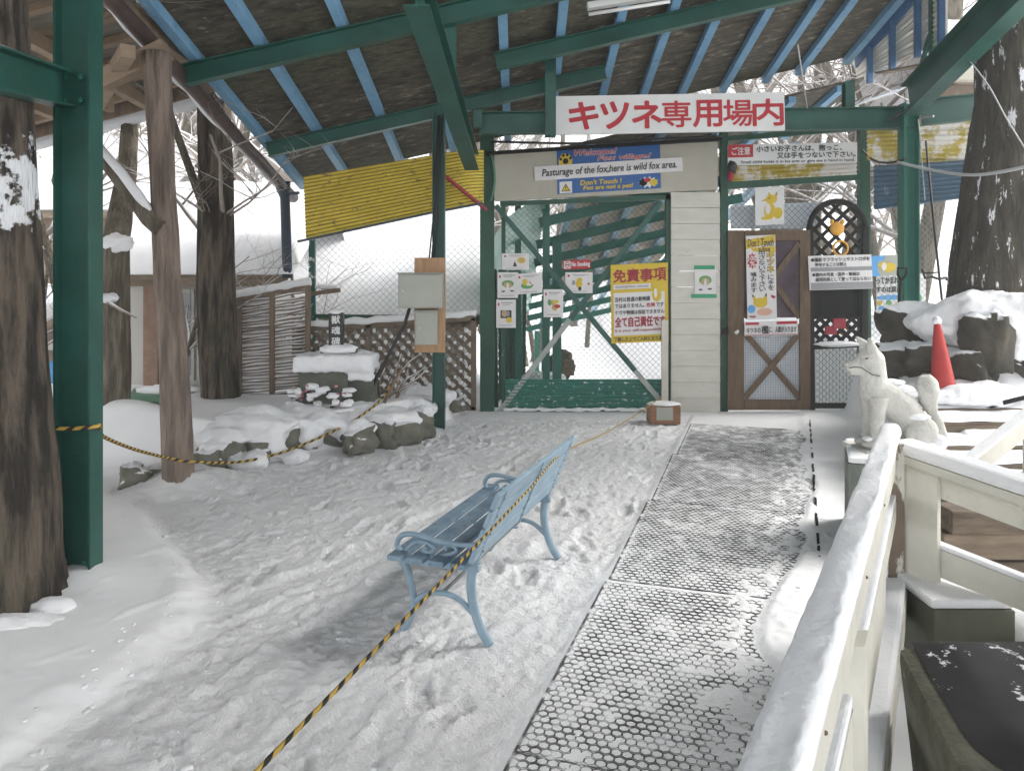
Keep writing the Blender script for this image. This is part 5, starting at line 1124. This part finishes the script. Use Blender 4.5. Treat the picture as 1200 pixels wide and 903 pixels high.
tw = thing('timber_wall', 'stacked timber retaining wall seen through the white railing', 'wall', (3.1, 3.95, 0))
for k, (za, zb2, dd) in enumerate(((.0, .135, 0), (.14, .275, .015), (.28, .40, -.01))):
    m = MB(); m.box((2.20 + .03 * k, 3.95 + dd, za), (5.0, 4.12, zb2)); m.build('timber', TIMB if k != 1 else WOODL, tw, bevel=.01)
m = MB(); m.blob((3.4, 4.05, .40), (.98, .12, .045), 3, .2, 3, 3, zmin=-.0); m.build('snow_cap', SNOW, tw)
br = thing('white_handrail', 'white painted handrail climbing beside the timber steps at right', 'handrail', P(1170, 540, 4.7))
m = MB(); m.bar(P(1130, 552, 4.6), P(1215, 484, 4.9), .09, .10); m.build('rail', OFFW, br, bevel=.005)
m = MB(); m.bar(P(1130, 543, 4.6), P(1215, 475, 4.9), .085, .03); m.build('snow_cap', SNOW, br, bevel=.012)
m = MB(); m.bar(P(1212, 560, 4.9), P(1212, 485, 4.9), .09, .09, up=(0, 1, 0)); m.build('post', OFFW, br)
m = MB(); m.tube([P(1155, 477, 6.2), P(1215, 462, 6.0)], .02, 6); tag(m.build('fallen_stick', LATB, loc=P(1180, 470, 6.1)), 'dark stick lying in the snow above the timber steps', 'stick')

# ------------------------------------------------------------------ fox statue
pd = thing('pedestal', 'grey box pedestal under the fox statue with snow on its rim', 'pedestal', (2.2, 4.65, 0))
pa = math.radians(-22); pu_, pv_ = Vector((math.cos(pa), math.sin(pa), 0)), Vector((-math.sin(pa), math.cos(pa), 0)); pc_ = Vector((1.93, 4.42, 0))
def pbox(e, z0, z1): return MB().hexa([pc_ + pu_ * a_ + pv_ * b2 + Vector((0, 0, z)) for z in (z0, z1) for a_, b2 in ((e, e), (.54 - e, e), (.54 - e, .6 - e), (e, .6 - e))])
pbox(0, 0, .53).build('box', PEDES, pd, bevel=.008)
pbox(.004, .531, .565).build('snow_cap', SNOW, pd, bevel=.016)
sd0 = 4.68; fs = thing('fox_statue', 'pale concrete statue of a sitting fox facing left on its pedestal', 'statue', P(1050, 528, sd0))
k_ = sd0 / F / 5.64
o_ = P(980 + 400 / 5.64, 380 + 805 / 5.64, sd0)
def Q(zx, zy, y=0): return Vector((o_.x + (zx - 400) * k_, o_.y + y, o_.z + (805 - zy) * k_))
m = MB()
def limb(pts, flat=1.0):
    PP = []; RR = []
    for i in range(len(pts) - 1):
        for j in range(5):
            t = j / 5; a, b_ = pts[i], pts[i + 1]; PP.append(Q(a[0] + (b_[0] - a[0]) * t, a[1] + (b_[1] - a[1]) * t, (a[3] if len(a) > 3 else 0) + ((b_[3] if len(b_) > 3 else 0) - (a[3] if len(a) > 3 else 0)) * t)); RR.append((a[2] + (b_[2] - a[2]) * t) * k_)
    PP.append(Q(pts[-1][0], pts[-1][1], pts[-1][3] if len(pts[-1]) > 3 else 0)); RR.append(pts[-1][2] * k_)
    m.tube(PP, RR, 18, cap=True)
def ell(zx, zy, rx, rz, ry, y=0): m.blob(Q(zx, zy, y), (rx * k_, ry * k_, rz * k_), 3, 0, 1)
ell(225, 235, 92, 78, 78); limb([(200, 250, 60), (130, 268, 40), (78, 280, 30), (62, 284, 20)]); limb([(190, 290, 48), (125, 312, 26), (86, 318, 17)])
limb([(240, 250, 78), (245, 330, 82), (245, 400, 92), (255, 470, 95)]); ell(230, 430, 72, 95, 80)
limb([(255, 430, 95), (340, 480, 104), (430, 560, 112), (505, 655, 100), (540, 725, 80)])
for y in (-.055, .05):
    limb([(250, 470, 62, y), (245, 560, 50, y), (240, 660, 42, y), (235, 740, 40, y), (225, 775, 42, y)]); ell(195, 780, 52, 30, 40, y)
for y in (-.075, .07):
    ell(520, 690, 108, 100, 62, y); limb([(560, 740, 55, y), (500, 775, 42, y), (440, 785, 36, y)])
limb([(600, 790, 34), (660, 772, 38), (692, 730, 40), (672, 655, 36), (636, 580, 34), (608, 510, 56), (600, 440, 76), (598, 385, 68), (585, 338, 36)])
for y, tx, dx in ((-.035, 200, 0), (.035, 148, -10)):
    limb([(235 + dx, 230, 46, y), (222 + dx, 180, 42, y), (208 + dx, 130, 28, y), (tx, 85, 9, y)])
body = m.build('tmp_body', STATUE, None)
md = body.modifiers.new('r', 'REMESH'); md.mode = 'VOXEL'; md.voxel_size = .0052
ms = body.modifiers.new('s', 'SMOOTH'); ms.factor = .5; ms.iterations = 4
bpy.context.view_layer.update(); dg = bpy.context.evaluated_depsgraph_get()
me2 = bpy.data.meshes.new_from_object(body.evaluated_get(dg), depsgraph=dg)
bpy.data.objects.remove(body)
for v in me2.vertices: v.co = v.co - fs.location
for pgn in me2.polygons: pgn.use_smooth = True
me2.materials.clear(); me2.materials.append(STATUE); me2.name = 'body'
bo = bpy.data.objects.new('body', me2); C.objects.link(bo); bo.parent = fs; ORG[bo.name] = fs.location.copy()
GRV = pm('carved_groove', (.12, .11, .09), rough=.9)
m = MB(); m.tube([Q(70, 283, -.035), Q(100, 276, -.043), Q(140, 278, -.05), Q(170, 300, -.06), Q(200, 322, -.075), Q(250, 330, -.077)], .0035, 5); m.build('mouth_line', GRV, fs)
m = MB(); m.blob(Q(168, 218, -.066), (.012, .006, .006), 1, 0, 1); m.build('eye', GRV, fs)
m = MB(); m.blob(Q(64, 262, 0), (.012, .02, .01), 2, .1, 1); m.build('nose', STATUE, fs)
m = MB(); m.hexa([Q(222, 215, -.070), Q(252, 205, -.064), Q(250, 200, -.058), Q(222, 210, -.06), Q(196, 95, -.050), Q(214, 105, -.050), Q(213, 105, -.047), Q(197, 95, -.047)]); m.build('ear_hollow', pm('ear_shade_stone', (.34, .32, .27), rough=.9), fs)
m = MB(); m.box(Q(115, 840, -.17), Q(665, 806, .17)); m.build('plinth', STATUE, fs, bevel=.006)
m = MB()
for (zx, zy, y, rx, ry, rz) in ((430, 425, -.01, 95, 60, 30), (480, 455, 0, 60, 55, 34), (365, 380, 0, 80, 55, 22), (560, 785, -.09, 110, 60, 42), (620, 755, -.09, 60, 50, 50), (185, 742, -.05, 36, 36, 18), (500, 595, -.085, 75, 40, 22), (300, 790, -.1, 90, 50, 20)):
    m.blob(Q(zx, zy, y), (rx * k_, ry * k_, rz * k_), 2, .3, 2, zx)
m.build('snow_patch', SNOW, fs)

# ------------------------------------------------------------------ near railing
E1 = Vector((.489, .872, 0)); 
def rl(c, d, z): return Vector((c + .561 * d, d, z))
n1 = thing('white_railing', 'white painted railing with thick snow on its top rail, nearest the camera', 'railing', rl(-.22, 2.2, 0))
m = MB(); m.hexa([rl(-.265, .72, .885), rl(-.192, .72, .885), rl(-.192, 3.38, .885), rl(-.265, 3.38, .885), rl(-.265, .72, .912), rl(-.192, .72, .912), rl(-.192, 3.38, .912), rl(-.265, 3.38, .912)]); m.build('top_rail', OFFW, n1)
m = MB()
def snf(u, v):
    d = .66 + 2.76 * v; a_ = math.pi * u; ed = min(1, min(v, 1 - v) * 30) ** .5
    return rl(-.2285 - (.044 * math.copysign(abs(math.cos(a_)) ** .45, math.cos(a_))) * (1 + .07 * mnoise.noise((d * 5, 0, 0)) + .05 * mnoise.noise((d * 17, u * 3, 0))), d, .910 + (.056 * max(0, math.sin(a_)) ** .42) * ed + (.006 * mnoise.noise((d * 5, u * 3, 0)) + .003 * mnoise.noise((d * 24, u * 9, 0))) * ed)
m.grid(snf, 22, 260); m.build('snow_cap', SNOW, n1)
def hb_(c0, c1, d0, d1, z0, z1): return MB().hexa([rl(c0, d0, z0), rl(c1, d0, z0), rl(c1, d1, z0), rl(c0, d1, z0), rl(c0, d0, z1), rl(c1, d0, z1), rl(c1, d1, z1), rl(c0, d1, z1)])
hb_(-.245, -.200, .72, 3.36, .768, .884).build('upper_board', OFFW, n1)
hb_(-.262, -.200, .72, 2.69, .42, .635).build('lower_board', OFFW, n1)
hb_(-.258, -.202, .74, 3.32, .636, .668).build('snow_cap', SNOW, n1, bevel=.008)
hb_(-.262, -.150, .72, 3.34, .18, .285).build('bottom_rail', OFFW, n1)
hb_(-.258, -.155, .74, 3.28, .286, .325).build('snow_cap', SNOW, n1, bevel=.015)
hb_(-.235, -.165, 3.30, 3.37, -.05, .884).build('post', WORNP, n1); hb_(-.255, -.175, 1.72, 1.80, -.05, .774).build('post', OFFW, n1)
n2 = thing('white_railing', 'white railing branching right from the corner, sloping down with snow on top', 'railing', (1.9, 3.0, 0))
C0, C1 = Vector((1.715, 3.37, 0)), Vector((2.24, 2.42, 0)); dv = (C1 - C0).normalized(); sv_ = Vector((dv.y, -dv.x, 0))
def rr(t, s, z): p = C0.lerp(C1, t) + sv_ * s; return Vector((p.x, p.y, z))
def hb2(t0, t1, s0, s1, za0, za1, zb0, zb1): # z at t0 (bottom, top), z at t1
    return MB().hexa([rr(t0, s0, za0), rr(t0, s1, za0), rr(t1, s1, zb0), rr(t1, s0, zb0), rr(t0, s0, za1), rr(t0, s1, za1), rr(t1, s1, zb1), rr(t1, s0, zb1)])
sg = -1
hb2(0, 1, -.02, .02, .70, .80, .575, .675).build('upper_board', OFFW, n2); hb2(0, 1, -.06, .06, .803, .838, .678, .713).build('top_rail', OFFW, n2)
hb2(-.01, 1, -.065, .065, .839, .895, .714, .775).build('snow_cap', SNOW, n2, bevel=.022)
hb2(0, 1, -.02, .02, .36, .48, .30, .40).build('lower_rail', OFFW, n2); hb2(0.02, 1, -.024, .024, .481, .50, .401, .42).build('snow_cap', SNOW, n2, bevel=.008)
hb2(.02, .17, .022, .045, .1, .80, .1, .79).build('picket', OFFW, n2); hb2(.49, .60, .022, .045, .1, .72, .1, .71).build('picket', OFFW, n2)

hb_(-.262, -.200, 2.69, 3.30, .56, .635).build('lower_board', OFFW, n1)
for k, (t0_, z_) in enumerate(((.06, .77), (.16, .76), (.55, .71))):
    MB().blob(rr(t0_, -.021, z_), (.006, .006, .006), 1, 0, 1).build('nail', STEEL, n2); MB().blob(rr(t0_, .021, z_), (.006, .006, .006), 1, 0, 1).build('nail', STEEL, n2)
for d_, z_ in ((1.3, .83), (2.0, .82), (2.6, .83), (1.5, .55)): MB().blob(rl(-.199, d_, z_), (.005, .005, .005), 1, 0, 1).build('nail', WOODD, n1)
# tub with dark sheet, olive block, snow behind the railing
tb = thing('covered_tub', 'olive tub covered with a dark snow flecked sheet, bottom right corner', 'tub', (1.5, 2.0, 0))
m = MB(); m.hexa([(1.04, 1.62, 0), (2.0, 1.62, 0), (2.0, 2.28, 0), (1.20, 2.28, 0), (.98, 1.58, .47), (2.05, 1.58, .47), (2.05, 2.30, .50), (1.15, 2.30, .50)]); m.build('tub_body', OLIVE, tb, bevel=.03)
m = MB()
def shf(u, v):
    x = (1.065 + .13 * v + .08 * (1 - min(1, v * 3.2)) ** 2) * (1 - u) + 2.05 * u; y = 1.70 + .60 * v
    ed = min(1, min(u * 9, v * 9, (1 - v) * 9))
    return Vector((x, y, .488 + .035 * v + .012 * ed + .012 * mnoise.noise((x * 6, y * 6, 0)) * ed - .012 * (1 - ed)))
m.grid(shf, 40, 30); m.build('dark_sheet', SHEETD, tb)
ob = thing('olive_block', 'plain olive block with snow on top beyond the dark covered tub', 'block', (1.85, 3.1, 0))
m = MB(); m.box((1.66, 3.02, 0), (1.98, 3.4, .29)); m.build('block', OLIVB, ob, bevel=.006)
m = MB(); m.box((1.655, 3.03, .291), (1.985, 3.40, .33)); m.build('snow_cap', SNOW, ob, bevel=.014)
m = MB(); m.blob((2.2, 2.95, .06), (.28, .4, .2), 3, .15, 2, 3); tag(m.build('snow_heap', SNOW, loc=(2.2, 2.95, 0)), kind='structure')

# ------------------------------------------------------------------ honeycomb mats
def mat_mesh():
    m = MB(); p = .0370; rowh = .0365; W_, L_ = 1.22, 1.5; th = .018
    rows = int(L_ / rowh); cols = int(W_ / p)
    for j in range(rows):
        for i in range(cols):
            cx = (i + .5 + (.5 if j % 2 else 0)) * p; cy = (j + .5) * rowh
            if cx > W_: continue
            Ro = p / math.sqrt(3); ri = p * .5 - .0014
            o6 = [(cx + Ro * math.cos(math.pi / 6 + k * math.pi / 3), cy + Ro * math.sin(math.pi / 6 + k * math.pi / 3)) for k in range(6)]
            i6 = [(cx + ri * 1.07 * math.cos(math.pi / 6 + k * math.pi / 3), cy + ri * 1.07 * math.sin(math.pi / 6 + k * math.pi / 3)) for k in range(6)]
            vs = [(x, y, th) for x, y in o6] + [(x, y, th) for x, y in i6] + [(x, y, 0) for x, y in i6]
            fs_ = [(k, (k + 1) % 6, 6 + (k + 1) % 6, 6 + k) for k in range(6)] + [(6 + k, 6 + (k + 1) % 6, 12 + (k + 1) % 6, 12 + k) for k in range(6)]
            m.add(vs, fs_)
    m.box((-.012, -.004, 0), (-.002, L_, th + .001)); m.box((W_ + .012, -.004, 0), (W_ + .024, L_, th + .001))
    m.box((-.002, -.014, 0), (W_ + .012, -.006, th + .001))
    return m
mm0 = mat_mesh().build('rubber_mat', RUBBER)
ml = ['black honeycomb rubber mat nearest the camera at the bottom of the photo', 'black honeycomb mat with clear cells beside the railing', 'black honeycomb mat beginning at the dark seam beside the bench', 'black honeycomb mat half under snow in the middle of the walkway', 'black honeycomb mat before the brown door', 'frosted honeycomb mat at the far end of the walkway']
for k in range(5):
    o = mm0 if k == 0 else mm0.copy()
    if k: C.objects.link(o)
    s = [-1.508, 0, 1.545, 3.055, 4.562][k]; off = [0, 0, .012, .02, .03][k]; p = M0 + MU * s + MV * off
    o.location = (p.x, p.y, .002); o.rotation_euler.z = -math.radians(18.4 - [0, 0, .6, 1.0, .6][k])
    tag(o, ml[k], 'mat', 'rubber mats of the walkway')

es = MB(); sgm = []
for k in range(60):
    f = k / 59; c = G(948.7, 492).lerp(G(960, 660), f) + MV * (.006 * mnoise.noise((k * .5, 2, 2))); zz = Hz(c.x, c.y)
    sgm.append(Vector((c.x, c.y, zz - .010 + .030 * mnoise.noise((k * .37, 0, 7)))))
for k in range(59): es.bar(sgm[k], sgm[k + 1] + (sgm[k + 1] - sgm[k]) * .02, .016, .024)
tag(es.build('edging_strip', BLACK, loc=sgm[0]), 'thin black edging strip showing in broken bits along the snow right of the mats', 'edging')
# ------------------------------------------------------------------ bench
UB = Vector((.33, .944, 0)).normalized(); VB = Vector((-UB.y, UB.x, 0)); B0_ = Vector((-.124, 3.37, 0)); BL = 1.10
bnch = thing('garden_bench', 'light blue slatted bench with curled iron armrests standing in the snow', 'bench', B0_ + UB * BL / 2 + VB * .2)
def bp_(u, v, z): return B0_ + UB * u + VB * v + Vector((0, 0, z))
def spl(pts, n=5):
    P_ = [Vector(p) for p in pts]; Q_ = []
    for i in range(len(P_) - 1):
        p0, p1, p2, p3 = P_[max(0, i - 1)], P_[i], P_[i + 1], P_[min(len(P_) - 1, i + 2)]
        for k in range(n):
            t = k / n; Q_.append(.5 * ((2 * p1) + (p2 - p0) * t + (2 * p0 - 5 * p1 + 4 * p2 - p3) * t * t + (3 * p1 - p0 - 3 * p2 + p3) * t ** 3))
    Q_.append(P_[-1]); return Q_
ZS = .335
for u in (0, BL):
    m = MB(); m.tube(spl([bp_(u, .045, ZS + .02), bp_(u, .06, ZS - .08), bp_(u, .05, .16), bp_(u, .015, .06), bp_(u, -.03, -.01)]), .021, 8, flat=.75); m.build('leg', BENCH, bnch)
    m = MB(); m.tube(spl([bp_(u, .40, ZS - .01), bp_(u, .365, .25), bp_(u, .34, .14), bp_(u, .36, .05), bp_(u, .40, -.01)]), .020, 8, flat=.75); m.build('leg', BENCH, bnch)
    m = MB(); m.tube(spl([bp_(u, .34, .13), bp_(u, .28, .175), bp_(u, .20, .19), bp_(u, .12, .175), bp_(u, .05, .12)]), .013, 8); m.build('leg_brace', BENCH, bnch)
    m = MB(); m.bar(bp_(u, .02, ZS - .012), bp_(u, .42, ZS - .012), .03, .03); m.build('seat_bearer', BENCH, bnch)
    m = MB(); m.tube(spl([bp_(u, .05, ZS - .02), bp_(u, .015, ZS + .08), bp_(u, -.045, ZS + .22), bp_(u, -.10, ZS + .345)]), .016, 8); m.build('back_bearer', BENCH, bnch)
    m = MB(); z = ZS
    m.tube(spl([bp_(u, .39, z), bp_(u, .425, z + 0.043), bp_(u, .40, z + 0.090), bp_(u, .33, z + 0.102), bp_(u, .22, z + 0.084), bp_(u, .10, z + 0.081), bp_(u, -.005, z + 0.093)]), .0125, 8)
    m.tube(spl([bp_(u, .39, z + 0.012), bp_(u, .34, z + 0.062), bp_(u, .275, z + 0.071), bp_(u, .24, z + 0.046), bp_(u, .265, z + 0.025), bp_(u, .295, z + 0.034), bp_(u, .285, z + 0.048)]), .009, 7)
    m.tube(spl([bp_(u, .30, z), bp_(u, .20, z + 0.019), bp_(u, .13, z + 0.050), bp_(u, .15, z + 0.071), bp_(u, .185, z + 0.065), bp_(u, .175, z + 0.050)]), .009, 7)
    m.tube(spl([bp_(u, .17, z), bp_(u, .09, z + 0.031), bp_(u, .06, z + 0.074)]), .008, 7)
    m.build('armrest', BENCH, bnch)
for k in range(4):
    v = .09 + .102 * k; m = MB(); m.bar(bp_(-.085, v, ZS + .014), bp_(BL + .085, v, ZS + .014), .072, .024); m.build('seat_slat', SEATM, bnch, bevel=.005)
bu = Vector((0, 0, 0)); ba, bb = bp_(0, .032, ZS + .035), bp_(0, -.098, ZS + .345); bdir = (bb - ba).normalized(); bn_ = bdir.cross(UB).normalized()
for k in range(4):
    cpt = ba.lerp(bb, .115 + .257 * k); m = MB(); m.bar(cpt - UB * .085, cpt + UB * (BL + .085), .022, .076, up=bdir); m.build('back_slat', BENCH, bnch, bevel=.005)
m = MB(); m.tube([bp_(0, .20, .19), bp_(BL, .20, .19)], .008, 6); m.build('stretcher', STEEL, bnch)
m = MB()
for f in (.5,):
    a = ba.lerp(bb, 0) + UB * BL * f; e = ba.lerp(bb, 1) + UB * BL * f
    for sgn in (1, -1): m.bar(a + bn_ * .014 * sgn, e + bn_ * .014 * sgn, .004, .02, up=UB)
m.bar(bp_(BL * .5, .03, ZS - .003), bp_(BL * .5, .42, ZS - .003), .02, .008); m.build('strap', BENCH, bnch)
m = MB()
for u in (0, BL, BL / 2):
    for k in range(4):
        cpt = ba.lerp(bb, .115 + .257 * k) + UB * u
        for sgn in (1, -1): m.blob(cpt + bn_ * .014 * sgn, (.007, .007, .007), 1, 0, 1)
m.build('bolts', STEEL, bnch)

# ------------------------------------------------------------------ ropes
def rope(label, ctrl, r_, per=.055, n=5):
    P_ = spl(ctrl, 24); L_ = [0]
    for i in range(1, len(P_)): L_.append(L_[-1] + (P_[i] - P_[i - 1]).length)
    N = min(1100, int(L_[-1] / .0075)); A = np.array([tuple(p) for p in P_])
    pts = [Vector([np.interp(L_[-1] * j / N, L_, A[:, c]) for c in range(3)]) for j in range(N + 1)]
    ns = 9; step = L_[-1] / N
    rad = [r_ * (1 + .05 * math.sin(j * 1.9)) for j in range(N + 1)]
    m = MB(); tw_ = 2 * math.pi * step / (per * 1.5)
    # three lobed strand section that turns along the rope; one strand black
    pts_v = []
    for i, p in enumerate(pts):
        t = (pts[min(i + 1, N)] - pts[max(i - 1, 0)]).normalized(); s = t.cross(Vector((0, 0, 1))).normalized(); u = s.cross(t).normalized()
        for k in range(ns):
            a = 2 * math.pi * k / ns + tw_ * i; q = r_ * (.86 + .16 * abs(math.cos(1.5 * (2 * math.pi * k / ns))))
            pts_v.append(p + s * math.cos(a) * q + u * math.sin(a) * q)
    o0 = len(m.v); m.v.extend([tuple(v) for v in pts_v])
    for i in range(N):
        for k in range(ns):
            m.f.append((i * ns + k, (i + 1) * ns + k, (i + 1) * ns + (k + 1) % ns, i * ns + (k + 1) % ns)); m.m.append(1 if k in (0, 1, 2, 3) else 0); m.s.append(True)
    return tag(m.build('rope', [ROPEY, ROPEB], loc=pts[0]), label, 'rope')
tipb = bb + UB * (BL + .05) + Vector((0, 0, .05)) 
near = P(288, 910, 1.15); bc = P(659, 531, tipb.y - .11)
def catl(a, b_, sag, n=4): return [a.lerp(b_, k / n) - Vector((0, 0, sag * 4 * (k / n) * (1 - k / n))) for k in range(n + 1)]
nl = catl(near - (bc - near) * .25, bc, .012); fl_ = catl(bc, P(775, 464, D - .16), .04)
rope('taut yellow and black rope running over the bench back to the gate stake', nl + fl_[1:], .0048, .045)
lw = P(90, 501, 3.9)
rope('yellow and black rope sagging from the left green post past the log to the bed', [P(58, 502, 4.10), P(60, 502, 3.93), P(85, 502, 3.93), P(110, 500, 3.93), P(118, 499, 4.0), P(121, 511, 4.3), P(160, 527, 5.0), P(200, 537, 5.66), P(228, 541, 5.72), P(280, 541, 6.2), P(330, 530, 6.55), P(380, 510, 6.9), P(420, 489, 7.25), P(447, 468, 7.6), P(457, 452, 7.7)], .011)
m = MB(); m.tube([P(450, 472, 7.62), P(462, 448, 7.7), P(470, 432, 7.75)], .016, 6); tag(m.build('rope_stake', WOODD, loc=P(450, 472, 7.62)), 'short brown stake in the bed where the left rope is tied', 'stake')

# ------------------------------------------------------------------ winter air
hm = bpy.data.materials.new('haze'); hm.use_nodes = True; hn = hm.node_tree
for q in list(hn.nodes):
    if q.type == 'BSDF_PRINCIPLED': hn.nodes.remove(q)
pv = hn.nodes.new('ShaderNodeVolumePrincipled'); pv.inputs['Density'].default_value = .008; pv.inputs['Color'].default_value = (.93, .94, .95, 1); pv.inputs['Anisotropy'].default_value = .2
hn.links.new(pv.outputs[0], hn.nodes['Material Output'].inputs['Volume'])
m = MB(); m.box((-113, -28, -6), (113, 193, 34)); tag(m.build('haze', hm), kind='stuff')
